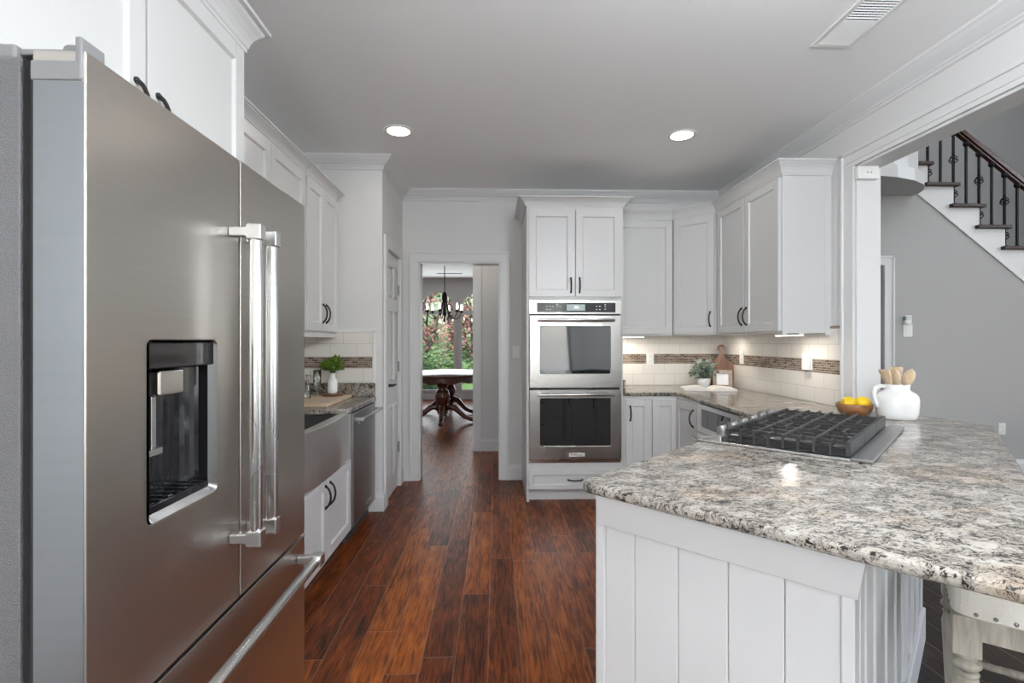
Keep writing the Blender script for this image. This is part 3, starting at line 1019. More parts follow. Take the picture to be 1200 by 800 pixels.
ov = thing('double_oven', 'stainless steel double wall oven with two dark glass doors in the tall cabinet', 'oven', (TX + .018, TY, 0))
OW = TW - .036
box(.006, .004, .33, OW - .006, .58, 1.65).build('body', M_gasket, ov)
cp = MB().box(0, -.022, 1.54, OW, .004, 1.655).build('control_panel', M_ovensteel, ov, bevel=.002)
g = box(.065, -.0245, 1.553, OW - .05, -.021, 1.632).build('touch_panel', M_black, cp)
M_disp = glow('clock_display', (.35, .42, .42), .25)
M_mark = glow('panel_marks', (.55, .58, .60), .35)
box(.31, -.0252, 1.568, .46, -.0244, 1.618).build('display', M_disp, cp)
mk = MB()
for x, z in ((.14, 1.575), (.165, 1.575), (.14, 1.60), (.165, 1.60), (.19, 1.60), (.225, 1.60), (.25, 1.60), (.225, 1.615), (.55, 1.575), (.575, 1.575), (.55, 1.60), (.575, 1.60), (.62, 1.578), (.62, 1.60), (.62, 1.615)):
    mk.box(x, -.0252, z, x + .012, -.0244, z + .004)
mk.build('button_print', M_mark, cp)
M_digit = glow('clock_digits', (.75, .85, .88), 1.2)
mk = MB()
for x in (.372, .384, .396):
    mk.box(x, -.0256, 1.586, x + .008, -.025, 1.602)
mk.build('clock_digits', M_digit, cp)
def oven_door(z0, z1, wz0, wz1, hz):
    wx0, wx1 = .09, OW - .095
    d = holed_panel(.004, z0, OW - .004, z1, wx0, wz0, wx1, wz1, -.04, .003, .014, .008).build('oven_door', M_ovensteel, ov, bevel=.004, seg=2)
    box(wx0 - .001, -.027, wz0 - .001, wx1 + .001, -.024, wz1 + .001).build('window', M_ovenglass, d)
    h = MB().tube([(.07, -.085, hz), (OW - .07, -.085, hz)], .012, 14)
    for x in (.085, OW - .085):
        h.box(x - .016, -.09, hz - .012, x + .016, -.038, hz + .012)
    h.build('handle', M_polish, d, bevel=.003)
    return d
oven_door(.936, 1.528, 1.052, 1.438, 1.488)
low = oven_door(.352, .922, .464, .852, .885)
box(.004, -.012, .325, OW - .004, .004, .344).build('lower_vent', M_polish, ov)
bd = box(.325, -.0425, .378, .455, -.04, .408).build('badge', plain('badge_silver', (.75, .75, .74), .4), low, bevel=.001)
def letters(txt, size, M, mat, parent):
    cu = bpy.data.curves.new('t', 'FONT')
    cu.body = txt
    cu.size = size
    cu.align_x = 'CENTER'
    cu.align_y = 'CENTER'
    cu.extrude = .0004
    tmp = bpy.data.objects.new('tmp', cu)
    C.objects.link(tmp)
    me = bpy.data.meshes.new_from_object(tmp.evaluated_get(bpy.context.evaluated_depsgraph_get()))
    bpy.data.objects.remove(tmp)
    bpy.data.curves.remove(cu)
    me.transform(M)
    me.materials.clear()
    me.materials.append(mat)
    o = bpy.data.objects.new('lettering', me)
    C.objects.link(o)
    o.parent = parent
    return o
letters('KitchenAid', .022, Matrix.Translation((.39, -.0428, .393)) @ Matrix.Rotation(PI / 2, 4, 'X'), M_dark, low)

# ---------------------------------------------------------------- right wall cabinets
RZ0, RZ1, RZT = 1.37, 2.40, 2.488
c = thing('upper_cabinet', 'plain white single-door wall cabinet beside the oven tower', 'cabinet', (1.060, 4.46, 0))
carcass(c, .532, .325, RZ0, RZ1)
door(c, .014, RZ0 + .014, .522, RZ1 - .012)
box(0, 0, RZ0 - .004, .532, .02, RZ0).build('light_rail', M_white, c)
A0, A1 = Vector((1.596, 4.458)), Vector((1.868, 4.186))
c = thing('corner_upper_cabinet', 'white diagonal corner wall cabinet with one door above the cutting board', 'cabinet', (A0.x, A0.y, 0), -PI / 4)
Lc = (A1 - A0).length
def loc_(x, y):
    d = Vector((x, y)) - A0
    return (d.x * S2 - d.y * S2, d.x * S2 + d.y * S2)
MB().prism([(0, 0), (Lc, 0), loc_(2.196, 4.186), loc_(2.196, 4.786), loc_(1.596, 4.786)], RZ0, RZ1).build('body', M_white, c, bevel=.0015, seg=1)
door(c, .012, RZ0 + .014, Lc - .014, RZ1 - .012, Lc - .045, RZ0 + .135, .12)
c = thing('upper_cabinet', 'white double-door wall cabinet on the right, nearest the white column', 'cabinet', (1.87, 4.18, 0), RR)
carcass(c, .962, .327, RZ0, RZ1)
door(c, .05, RZ0 + .014, .497, RZ1 - .012, .465, RZ0 + .13, .125)
door(c, .505, RZ0 + .014, .95, RZ1 - .012, .537, RZ0 + .13, .125)
m = MB()
m.box(.962, -.0, RZ0 - .012, .966, .03, RZ1)
m.box(.962, .285, RZ0 - .012, .966, .327, RZ1)
m.build('end_stile', M_white, c)
struct(MB().sweep(cab_crown(RZ1, RZT), [(1.060, 4.46), (1.596, 4.46), (1.87, 4.186), (1.87, 3.216), (2.197, 3.216)]).build('trim_%d' % n_trim, M_white)); n_trim += 1
for nm, lab, x0, y0, x1, y1, pw_, warm in (('under_cabinet_light', 'lit strip light under the cabinet beside the oven tower', 1.09, 4.56, 1.36, 4.60, 1.2, 0), ('under_cabinet_light', 'lit strip light under the right cabinet nearest the white column', 1.985, 3.22, 2.01, 3.50, .9, 0)):
    t = thing(nm, lab, 'light', (x0, y0, RZ0 - .002))
    box(-.005, -.005, -.012, x1 - x0 + .005, y1 - y0 + .005, .0).build('housing', M_plastic, t)
    box(0, 0, -.016, x1 - x0, y1 - y0, -.012).build('lens', M_strip, t)
    area_light('under_cabinet_glow', ((x0 + x1) / 2, (y0 + y1) / 2, RZ0 - .022), (0, 0, 0), .6 * max(x1 - x0, .05), .6 * max(y1 - y0, .05), pw_, (1, .92, .8))
area_light('under_cabinet_glow', (1.95, 4.4, RZ0 - .022), (0, 0, 0), .3, .05, .9, (1, .92, .8))

# ---- right base cabinets
c = thing('base_cabinet', 'white two-door base cabinet right of the oven tower', 'cabinet', (1.058, 4.12, 0))
carcass(c, .45, .66, 0, CU, .1)
door(c, .016, .115, .226, .84, .052, .725, .115)
door(c, .238, .115, .452, .84)
c = thing('base_cabinet', 'narrow white corner base cabinet with one door beside the microwave', 'cabinet', (1.51, 4.12, 0), RR)
carcass(c, .44, .685, 0, CU, .1)
door(c, .024, .115, .430, .84, .385, .735, .125)
c = thing('base_cabinet', 'white base cabinet holding the built-in microwave', 'cabinet', (1.51, 3.678, 0), RR)
m = MB()
m.box(0, 0, .10, .02, .685, CU)
m.box(.625, 0, .10, .85, .685, CU)
m.box(.02, .0, .10, .625, .685, .44)
m.box(.02, .55, .44, .625, .685, CU)
m.box(0, .07, 0, .85, .685, .1)
m.build('body', M_white, c)
drawer(c, .012, .115, .635, .43)
c = thing('microwave', 'stainless built-in microwave drawer under the granite on the right', 'microwave', (1.51, 3.658, 0), RR)
box(.004, .0, .445, .60, .54, CU - .004).build('body', M_gasket, c)
p = holed_panel(.0, .66, .605, CU - .006, .07, .70, .53, CU - .035, -.025, .0, .008, .004).build('control_panel', M_apron, c, bevel=.002)
box(.069, -.019, .699, .531, -.0165, CU - .034).build('window', M_ovenglass, p)
d = box(.0, -.022, .45, .605, .0, .652).build('drawer_front', M_apron, c, bevel=.003)
m = MB().box(.02, -.075, .60, .585, -.055, .622)
m.box(.03, -.06, .602, .05, -.02, .62)
m.box(.555, -.06, .602, .575, -.02, .62)
m.build('handle', M_polish, d, bevel=.004)

# ---- peninsula cabinet (local frame of its end panel: x across, y along its length)
PU, PW0, PW1, PL = 1.275, -.848, -.197, 1.66
o2 = uw(PU, PW0)
pc = thing('peninsula_cabinet', 'white panelled peninsula cabinet in the right foreground under the granite', 'cabinet', (o2[0], o2[1], 0), -PI / 4)
Wp = PW1 - PW0
m = MB()
m.box(.02, .02, 0, Wp - .02, PL, CU - .004)
m.build('body', M_white, pc)
m = MB()
m.box(0, 0, 0, .030, .02, CU - .004)
m.box(Wp - .026, 0, 0, Wp, .02, CU - .004)
m.box(.030, 0, .0, Wp - .026, .02, .10)
bx = [.030, .126, .255, .385, .513, Wp - .026]
for a, b in zip(bx, bx[1:]):
    m.box(a + .0006, .008, .10, b - .0006, .02, CU - .09)
m.build('end_panel', M_white, pc, bevel=.003, seg=2)
m = MB()
f0, f1 = CU - .096, CU - .003
a_ = [m.bm.verts.new(p) for p in ((.012, -.004, f0), (Wp + .006, -.004, f0), (Wp + .006, .02, f0), (.012, .02, f0))]
b_ = [m.bm.verts.new(p) for p in ((.012, -.022, f1), (Wp + .022, -.022, f1), (Wp + .022, .02, f1), (.012, .02, f1))]
m.face(a_[::-1]); m.face(b_)
for i in range(4):
    m.face([a_[i], a_[(i + 1) % 4], b_[(i + 1) % 4], b_[i]])
m.build('frieze_board', M_white, pc, bevel=.002)
m = MB()
k = 0
y = .0
while y < PL - .05:
    wd = (.05, .018, .05, .03, .09)[k % 5] if k < 6 else .105
    m.box(Wp - .02, y + .0015, .0, Wp - (.0 if k % 2 == 0 else .006), min(y + wd, PL) - .0015, CU - .004)
    y += wd
    k += 1
m.build('bar_side_panelling', M_white, pc, bevel=.002)
box(Wp - .004, .05, 0, Wp + .014, PL - .06, .14).build('baseboard', M_white, pc, bevel=.004)
# drawers and doors on the cooking side
def rot_part(mb):
    return mb.move(Matrix.Rotation(-PI / 2, 4, 'Z'))
for z0, z1 in ((.115, .42), (.43, .66), (.67, .84)):
    d = shaker_mb(-.76, z0, -.03, z1, .05)
    d = rot_part(d).build('drawer', M_white, pc, bevel=.0015, seg=1)
    rot_part(pull_mb(-.40, (z0 + z1) / 2, .12, False)).build('handle', M_dark, d)
for a, b, hx in ((-1.25, -.84, -.88), (-1.65, -1.26, -1.62 + .39)):
    d = rot_part(shaker_mb(a, .115, b, .70)).build('door', M_white, pc, bevel=.0015, seg=1)
    rot_part(pull_mb(hx, .60, .12)).build('handle', M_dark, d)

# ---- granite worktop of the right run and the peninsula
RU0, RU1, RW0, RW1 = 2.08, 3.0, -.872, -.31
poly = [uw(1.236, -.888), uw(1.213, .15), uw(3.47, .045), (2.40, 2.80), (2.345, 2.98), (XR - .022, 2.98), (XR - .004, 3.12), (XR - .004, 4.786), (1.060, 4.786), (1.060, 4.09), (1.50, 4.09), (1.48, 2.78), uw(RU1, RW0), uw(RU1, RW1), uw(RU0, RW1), uw(RU0, RW0)]
poly = rounded(poly, {0: .045, 1: .09, 2: .05, 10: .03}, 8)
ct = MB().prism(poly, CU, CT)
tag(ct.build('countertop', M_granite, bevel=.011, seg=3), 'large speckled granite worktop of the right run and foreground peninsula', 'countertop')
box(1.059, 4.11, CT, 1.075, 4.786, CT + .10).build('side_splash', M_granite, bpy.data.objects['countertop.001'], bevel=.003)

# right backsplash
bs = MB()
bs.box(1.076, 4.778, CT + .001, XR - .001, 4.788, RZ0)
b = bs.build('tile_backsplash', M_tile_x)
tag(b, 'cream subway tile backsplash on the back wall behind plant and cutting board', 'backsplash')
box(1.076, 4.776, 1.105, XR - .012, 4.779, 1.195).build('mosaic_band', M_mos_x, b)
box(1.076, 4.7775, 1.195, XR - .012, 4.779, RZ0).build('upper_courses', M_tile_x2, b)
bs = MB()
bs.box(XR - .012, 3.102, CT + .001, XR - .001, 4.777, RZ0)
bs.box(XR - .012, 3.102, RZ0, XR - .001, 3.215, 1.40)
b = bs.build('tile_backsplash', M_tile_y)
tag(b, 'cream subway tile backsplash along the right wall beside the white column', 'backsplash')
box(XR - .0145, 3.102, 1.105, XR - .0115, 4.776, 1.195).build('mosaic_band', M_mos_y, b)
m = MB().box(XR - .0125, 3.102, 1.195, XR - .0115, 4.777, RZ0)
m.box(XR - .0125, 3.102, RZ0, XR - .0115, 3.215, 1.40)
m.build('upper_courses', M_tile_y2, b)
M_pencil = plain('brown_pencil_tile', (.28, .21, .16), .3, noise=.3, nscale=40)
box(XR - .016, 3.102, 1.40, XR - .001, 3.215, 1.416).build('pencil_tile', M_pencil, b, bevel=.003)

# ---------------------------------------------------------------- rangetop (local: x along the peninsula, y towards the bar)
ro = uw(RU0, RW0)
# local x = u, local y = -w  -> rotation 45 deg; cook side is +y
rt = thing('gas_rangetop', 'stainless gas rangetop with black cast-iron grates set in the granite peninsula', 'cooktop', (*uw(RU0, RW0), 0), PI / 4)
RLn, RDp = RU1 - RU0, RW1 - RW0
def ry(w):   # distance from the cook side -> local y
    return -w
m = MB()
m.box(.002, -RDp + .002, CU + .002, RLn - .002, -.001, CT + .004)
m.build('body', M_steel, rt)
box(.0, ry(.602), CT + .002, RLn, ry(.537), CT + .016).build('rear_trim', M_trimsteel, rt, bevel=.004)
m = MB()
m.extrude([(.0, -.095, CT + .005), (.0, -.095, CT + .030), (.0, -.085, CT + .030), (.0, .0, CT + .008), (.0, .045, CT - .03), (.0, .045, CT - .085), (.0, .002, CT - .085), (.0, .002, CT + .005)], (RLn, 0, 0))
m.build('control_front', M_steel, rt, bevel=.004)
for k in range(6):
    x = .15 + k * .135
    kb = MB()
    M_k = Matrix.Translation((x, -.045, CT + .0195)) @ Matrix.Rotation(-.26, 4, 'X')
    q = MB().lathe([(.027, 0), (.027, .005), (.022, .007), (.021, .030), (.019, .033), (.001, .033)], seg=22)
    kb.merge(q, M_k)
    kb = kb.build('knob', M_knob, rt)
    q = MB().lathe([(.014, .0332), (.012, .036)], seg=16)
    MB().merge(q, M_k).build('knob_cap', M_black, kb)
box(.015, ry(.53), CT + .003, RLn - .015, ry(.10), CT + .009).build('burner_tray', M_darksteel, rt, bevel=.002)
for i in range(3):
    for j in range(2):
        x = .165 + i * .295
        y = ry(.20 + .225 * j)
        bm_ = MB().lathe([(.070, CT + .009), (.066, CT + .016), (.046, CT + .022), (.040, CT + .026)], (x, y, 0), 24)
        bo = bm_.build('burner', M_satin, rt)
        MB().lathe([(.034, CT + .026), (.036, CT + .030), (.034, CT + .034), (.001, CT + .035)], (x, y, 0), 24).build('burner_cap', M_blackmatt, bo)
box(-.003, ry(.536), CT + .001, .022, ry(.0), CT + .010).build('side_trim', M_satin, rt, bevel=.002)
box(RLn - .02, ry(.536), CT + .001, RLn + .003, ry(.0), CT + .010).build('side_trim', M_satin, rt, bevel=.002)
G0, G1 = CT + .010, CT + .060
box(.03, ry(.525), CT + .009, .045, ry(.105), CT + .040).build('tray_rim', M_black, rt, bevel=.003)
for i in range(3):
    x0 = .026 + i * .2915
    x1 = x0 + .287
    g = MB()
    t = .0048
    g.box(x0, ry(.533), G0, x1, ry(.518), G1 + .002)                       # tall side plate towards the bar
    g.box(x0, ry(.114), G1 - .024, x1, ry(.100), G1)
    for xx in (x0 + .05, (x0 + x1) / 2, x1 - .05):
        g.box(xx - t * .8, ry(.52), G1 - .015, xx + t * .8, ry(.103), G1 - .002)
    for k in range(9):
        w = .107 + k * .0519
        yy = ry(w)
        runs = [(x0, x1)] if k % 2 == 0 else [(x0, x0 + .062), (x1 - .062, x1)]
        for a, b in runs:
            g.box(a, yy - t, G1 - .013, b, yy + t, G1 + .003)
        for xe, s in ((x0, -1), (x1, 1)):
            g.extrude([(xe - s * .012, yy - t, G1 + .003), (xe, yy - t, G1 - .004), (xe + s * .002, yy - t, G0 + .01), (xe + s * .002, yy - t, G0), (xe - s * .010, yy - t, G0), (xe - s * .012, yy - t, G1 - .013)], (0, 2 * t, 0))
    g.build('grate', M_blackmatt, rt, bevel=.0015)

# ---------------------------------------------------------------- objects on the right worktop
c = thing('wooden_bowl', 'small round wooden bowl of lemons behind the gas rangetop', 'bowl', (2.045, 2.80, CT))
MB().lathe([(.055, 0), (.06, .002), (.078, .018), (.088, .042), (.092, .064), (.089, .066), (.082, .046), (.068, .022), (.03, .012), (.001, .011)], seg=32).build('bowl', M_bowl, c)
bpy.data.objects['bowl'].name = 'bowl_body'
def lemon(x, y, z, rz, lab):
    m = MB().lathe([(.0015, -.047), (.006, -.044), (.011, -.040), (.025, -.031), (.0335, -.017), (.036, 0), (.0335, .017), (.025, .031), (.012, .040), (.005, .044), (.0015, .045)], seg=20, axis='x')
    o = m.build('lemon', M_lemon, None, loc=(x, y, z), rz=rz)
    tag(o, lab, 'lemon', 'lemons in the wooden bowl')
lemon(2.005, 2.785, CT + .070, .5, 'yellow lemon in the wooden bowl, at its left side')
lemon(2.082, 2.785, CT + .070, -.4, 'yellow lemon in the wooden bowl, at its right side nearest the white jug')
lemon(2.045, 2.848, CT + .064, .1, 'yellow lemon in the bowl, tucked behind the two front lemons')

j = thing('ceramic_jug', 'round white ceramic jug holding wooden spoons on the granite', 'jug', (2.185, 2.665, CT), -.75)
MB().lathe([(.082, 0), (.088, .004), (.095, .03), (.0985, .07), (.099, .10), (.095, .122), (.084, .138), (.066, .149), (.057, .156), (.0555, .168), (.059, .186), (.056, .186), (.051, .17), (.051, .157), (.06, .146), (.08, .13), (.09, .1), (.085, .02), (.001, .012)], seg=40).build('jug_body', M_ceramic, j)
MB().tube([(-.048, -.025, .172), (-.070, -.04, .176), (-.090, -.055, .165), (-.096, -.062, .138), (-.092, -.062, .100), (-.078, -.055, .060)], [.010, .011, .011, .011, .011, .012], 10).build('handle', M_ceramic, j)
def spoon(dx, dy, lx, ly, kind, lab):
    """rests in the jug: bowl end up"""
    base = Vector((2.185 - lx * .3, 2.665 - ly * .3, CT + .02))
    top = Vector((2.185 + dx, 2.665 + dy, CT + .270))
    ax = (top - base).normalized()
    m = MB()
    m.tube([base, base + ax * .19], .006, 8)
    if kind == 'spoon':
        m.tube([base + ax * t for t in (.15, .17, .185, .205, .23, .25, .265)], [.007, .020, .031, .040, .039, .027, .005], 14, flat=.35)
    else:
        m.tube([base + ax * t for t in (.15, .17, .19, .22, .255, .26)], [.007, .020, .030, .038, .044, .036], 14, flat=.18)
    tag(m.build('wooden_spoon', M_spoon), lab, 'utensil', 'wooden utensils in the white jug')
spoon(-.075, .0, -.05, 0, 'spatula', 'wooden spatula in the white jug, leaning furthest left')
spoon(-.035, -.02, -.03, -.02, 'spoon', 'wooden spoon in the white jug, beside the left spatula')
spoon(.005, .01, 0, .01, 'spatula', 'pale wooden spatula standing upright in the middle of the white jug')
spoon(.075, -.01, .05, 0, 'spoon', 'wooden spoon in the white jug, leaning furthest right')

def leaf_cloud(center, rad, n, size, flat=1.0, seed=1, hollow=.45, squash=(1, 1, 1)):
    rnd = random.Random(seed)
    m = MB()
    c = Vector(center)
    for _ in range(n):
        d = Vector((rnd.gauss(0, 1), rnd.gauss(0, 1), rnd.gauss(0, 1))).normalized()
        p = c + Vector((d.x * squash[0], d.y * squash[1], d.z * squash[2])) * rad * (hollow + (1 - hollow) * rnd.random())
        a = (d + Vector((rnd.gauss(0, .5), rnd.gauss(0, .5), rnd.gauss(0, .5)))).normalized()
        s = a.cross(Vector((rnd.gauss(0, 1), rnd.gauss(0, 1), rnd.gauss(0, 1)))).normalized()
        nn = a.cross(s)
        L = size * (.6 + .8 * rnd.random())
        w = L * .34
        f = [p, p + a * L * .45 + s * w + nn * L * .08, p + a * L, p + a * L * .45 - s * w + nn * L * .08]
        m.face([m.bm.verts.new(q) for q in f])
    return m

p = thing('potted_plant', 'small grey-green potted plant in a white pot before the cutting board', 'plant', (1.894, 4.505, CT))
MB().lathe([(.045, 0), (.048, .003), (.056, .05), (.058, .085), (.055, .087), (.050, .084), (.048, .075), (.001, .074)], seg=28).build('pot', M_ceramic, p)
fo = leaf_cloud((0, 0, .165), .105, 620, .034, seed=3, hollow=.12, squash=(1.1, 1.0, .85))
rnd = random.Random(5)
for k in range(14):
    a = k * 2.4
    e = (math.cos(a) * .08, math.sin(a) * .08, .13 + .09 * rnd.random())
    fo.tube([(0, 0, .07), (e[0] * .4, e[1] * .4, .12), e], .0018, 5)
fo.build('foliage', M_olive, p)

b = thing('cutting_board', 'brown wooden paddle cutting board leaning in the backsplash corner', 'cutting board', (2.078, 4.565, CT))
pts = [(-.10, 0), (.10, 0), (.104, .01), (.105, .19), (.10, .215), (.08, .235), (.045, .262), (.026, .285), (.02, .31), (.022, .335)]
pts += [(.038 * math.cos(t), .36 + .038 * math.sin(t)) for t in [(-.6 + (PI + 1.2) * k / 12) for k in range(13)]]
pts += [(-.022, .335), (-.02, .31), (-.026, .285), (-.045, .262), (-.08, .235), (-.10, .215), (-.105, .19), (-.104, .01)]
hole = [(.016 * math.cos(-2 * PI * k / 14), .362 + .016 * math.sin(-2 * PI * k / 14)) for k in range(14)]
o = curve_slab('board', pts, [hole], 0, .018, M_board)
o.parent = b
o.rotation_euler = (-.20, 0, -.5)

f = thing('picture_frame', 'small weathered wood picture frame leaning beside the potted plant', 'picture frame', (2.037, 4.435, CT))
tilt = Matrix.Rotation(-.20, 4, 'X')
m = MB()
for q in ((-.082, 0, -.05, .165), (.05, 0, .082, .165), (-.05, 0, .05, .032), (-.05, .133, .05, .165)):
    m.box(q[0], 0, q[1], q[2], .016, q[3])
o = m.build('frame', M_frame, f, bevel=.002); o.rotation_euler = (-.20, 0, -.28)
o = box(-.051, .008, .031, .051, .012, .134).build('print', M_photo, f); o.rotation_euler = (-.20, 0, -.28)
o = MB().extrude([(-.01, .016, .12), (.01, .016, .12), (.02, .016, .02), (-.02, .016, .02)], (0, .004, 0)).build('easel_back', M_frame, f); o.rotation_euler = (-.2, 0, -.28)

bk = thing('open_book', 'open book with cream pages lying on the granite corner', 'book', (1.835, 4.285, CT), -.22)
def page_block(s):
    m = MB()
    n = 12
    top = []
    for k in range(n + 1):
        t = k / n
        top.append((s * (.004 + .205 * t), .006 + .036 * math.sin(min(1, t * 2.2) * PI / 2) * (1 - .62 * t)))
    prof = [(x, -.13, z) for x, z in top] + [(s * .209, -.13, .004), (s * .004, -.13, .004)]
    m.extrude(prof, (0, .26, 0))
    return m
page_block(-1).build('pages', M_paper, bk)
page_block(1).build('pages', M_paper, bk)
box(-.216, -.135, 0, .216, .135, .004).build('cover', plain('book_cover', (.55, .50, .46), .7, noise=.03), bk, bevel=.001)
ln = MB()
M_ink = plain('grey_print', (.42, .40, .39), .8, noise=.1)

# outlets and switches
def plate(name, lab, cat, loc, rz, w=.072, h=.115, kind='outlet'):
    t = thing(name, lab, cat, loc, rz)
    box(-w / 2, -.006, -h / 2, w / 2, 0, h / 2).build('cover_plate', M_plastic, t, bevel=.002)
    if kind == 'outlet':
        for z in (-.022, .022):
            s = MB().lathe([(.016, 0), (.016, -.002), (.0155, -.0025)], (0, -.006, z), 16, axis='y').build('socket', M_plastic, t)
            q = MB()
            for x in (-.006, .005):
                q.box(x, -.0092, z - .002, x + .002, -.0084, z + .006)
            q.build('slots', M_gasket, s)
    else:
        box(-.016, -.0085, -.033, .016, -.006, .033).build('rocker', M_plastic, t, bevel=.001)
    return t
plate('outlet', 'cream outlet plate in the mosaic band on the back wall', 'outlet', (1.485, 4.777, 1.148), 0)
plate('outlet', 'white outlet plate in the mosaic band on the right wall, beside the cutting board', 'outlet', (XR - .0145, 4.385, 1.175), RR)
plate('outlet', 'white outlet plate on the right wall backsplash, carrying a plug-in device', 'outlet', (XR - .0145, 3.43, 1.175), RR)
t = thing('plug_in_device', 'white plug-in night light in the right wall outlet near the white column', 'night light', (XR - .021, 3.43, 1.175), RR)
box(-.026, -.034, -.058, .026, -.001, .058).build('housing', M_plastic, t, bevel=.005)
box(-.016, -.036, .01, .016, -.034, .04).build('lens', M_photo, t, bevel=.001)
plate('light_switch', 'white light switch between the doorway and the oven tower', 'switch', (.202, YB - .0005, 1.215), 0, kind='switch')
plate('light_switch', 'white switch plate on the grey stair wall right of the white column', 'switch', (4.04, 4.799, 1.42), 0, .095, .12, kind='switch')
t = thing('thermostat', 'small pale blue-white control mounted just above the foyer switch plate', 'thermostat', (4.03, 4.799, 1.51), 0)
box(-.03, -.03, -.028, .03, 0, .06).build('housing', M_plastic, t, bevel=.005)
box(-.034, -.032, .01, -.02, -.002, .05).build('side_vent', M_darksteel, t, bevel=.002)
box(-.018, -.0315, .015, .02, -.030, .05).build('display', plain('pale_display', (.62, .70, .76), .3, noise=.05), t)
plate('outlet', 'white outlet low on the grey stair wall beyond the granite corner', 'outlet', (4.995, 4.799, .455), 0)
t = thing('door_sensor', 'white plastic sensor box on top of the white column', 'sensor', (2.255, 2.984, 2.335), 0)
box(-.075, -.035, -.042, .055, 0, .036).build('housing', M_plastic, t, bevel=.006)
m = MB()
for x in (-.018, .004):
    m.lathe([(.004, 0), (.004, -.002)], (x, -.035, -.004), 10, axis='y')
m.build('holes', M_gasket, t)

# ---------------------------------------------------------------- objects on the left worktop
CT, CU = .89, .855
o = box(-1.50, 3.30, CT, -1.085, 3.86, CT + .024).build('butcher_block', M_block, bevel=.005, seg=3)
tag(o, 'pale wooden butcher block on the left granite worktop', 'cutting board')
o = MB().lathe([(.075, 0), (.08, .003), (.08, .012), (.076, .016), (.001, .016)], seg=32).build('round_trivet', M_board, None, loc=(-1.205, 3.78, CT + .024))
tag(o, 'round dark wood trivet under the white bud vase', 'trivet')
v = thing('bud_vase', 'white bottle vase with green pompom flowers on a round trivet', 'vase', (-1.205, 3.78, CT + .040))
MB().lathe([(.028, 0), (.034, .004), (.036, .02), (.036, .085), (.033, .10), (.022, .115), (.017, .125), (.017, .145), (.0185, .150), (.015, .150), (.014, .12), (.001, .11)], seg=28).build('vase_body', M_ceramic, v)
rnd = random.Random(11)
for k, (x, y, z) in enumerate(((-.055, 0, .205), (-.02, -.02, .225), (.025, -.01, .245), (.045, .01, .205), (.005, -.03, .195), (-.03, .03, .215), (.02, .03, .21))):
    fm = leaf_cloud((x, y, z), .032, 150, .016, seed=20 + k, hollow=.5)
    fm.ball((x, y, z), .026, 12, 8)
    fm.tube([(x * .1, y * .1, .13), (x * .5, y * .5, .17), (x, y, z)], .0025, 6)
    fm.build('flower', M_pom, v)
g = MB().lathe([(.028, 0), (.030, .004), (.010, .010), (.006, .02), (.006, .055), (.018, .07), (.027, .095), (.029, .13), (.027, .19), (.0255, .19), (.027, .13), (.025, .10), (.001, .072)], seg=28).build('stem_glass', M_clear, None, loc=(-1.31, 3.76, CT + .024))
tag(g, 'clear stemmed glass on the butcher block beside the bud vase', 'glass')
t = thing('soap_bottle', 'clear soap bottle on the left worktop right at the refrigerator edge', 'bottle', (-1.335, 3.62, CT + .024))
MB().lathe([(.026, 0), (.028, .004), (.028, .085), (.022, .10), (.012, .108), (.012, .118), (.001, .118)], seg=24).build('bottle_body', M_clear, t)
m = MB().lathe([(.013, .118), (.013, .132), (.004, .134), (.004, .155), (.009, .157), (.009, .166), (.001, .168)], seg=16)
m.tube([(0, 0, .162), (.03, -.008, .16), (.036, -.01, .152)], .004, 8)
m.build('pump', M_darksteel, t)

# ---------------------------------------------------------------- pantry door
d = MB()
d.box(PX - .050, 4.088, .008, PX - .012, 4.622, 2.062)
d = struct(d.build('door_1', M_trim, bevel=.002))
pm = MB()
for z0, z1 in ((.16, .78), (.98, 1.58), (1.68, 1.95)):
    for y0, y1 in ((4.15, 4.335), (4.375, 4.56)):
        a = PX - .0115
        e = .014
        for (p0, p1, q0, q1) in (((y0, z0), (y1, z0), (y1 - e, z0 + e), (y0 + e, z0 + e)), ((y0, z1), (y1, z1), (y1 - e, z1 - e), (y0 + e, z1 - e)), ((y0, z0), (y0, z1), (y0 + e, z1 - e), (y0 + e, z0 + e)), ((y1, z0), (y1, z1), (y1 - e, z1 - e), (y1 - e, z0 + e))):
            vs_ = [pm.bm.verts.new((a, p0[0], p0[1])), pm.bm.verts.new((a, p1[0], p1[1])), pm.bm.verts.new((a + .013, q0[0], q0[1])), pm.bm.verts.new((a + .013, q1[0], q1[1]))]
            pm.face(vs_)
        pm.box(a - .001, y0 + e + .012, z0 + e + .012, a + .009, y1 - e - .012, z1 - e - .012)
pm.build('raised_panels', M_trim, d)
for z in (1.78, 1.09, .36):
    box(PX - .012, 4.617, z - .045, PX + .006, 4.632, z + .045).build('hinge', M_darksteel, d)
m = MB().lathe([(.026, -.012), (.026, -.004), (.014, 0), (.010, .03), (.010, .045)], (PX, 4.155, .955), 18, axis='x')
m.tube([(PX + .042, 4.155, .955), (PX + .045, 4.20, .958), (PX + .044, 4.25, .95), (PX + .042, 4.275, .955)], [.009, .008, .007, .005], 10)
m.build('lever_handle', M_dark, d)

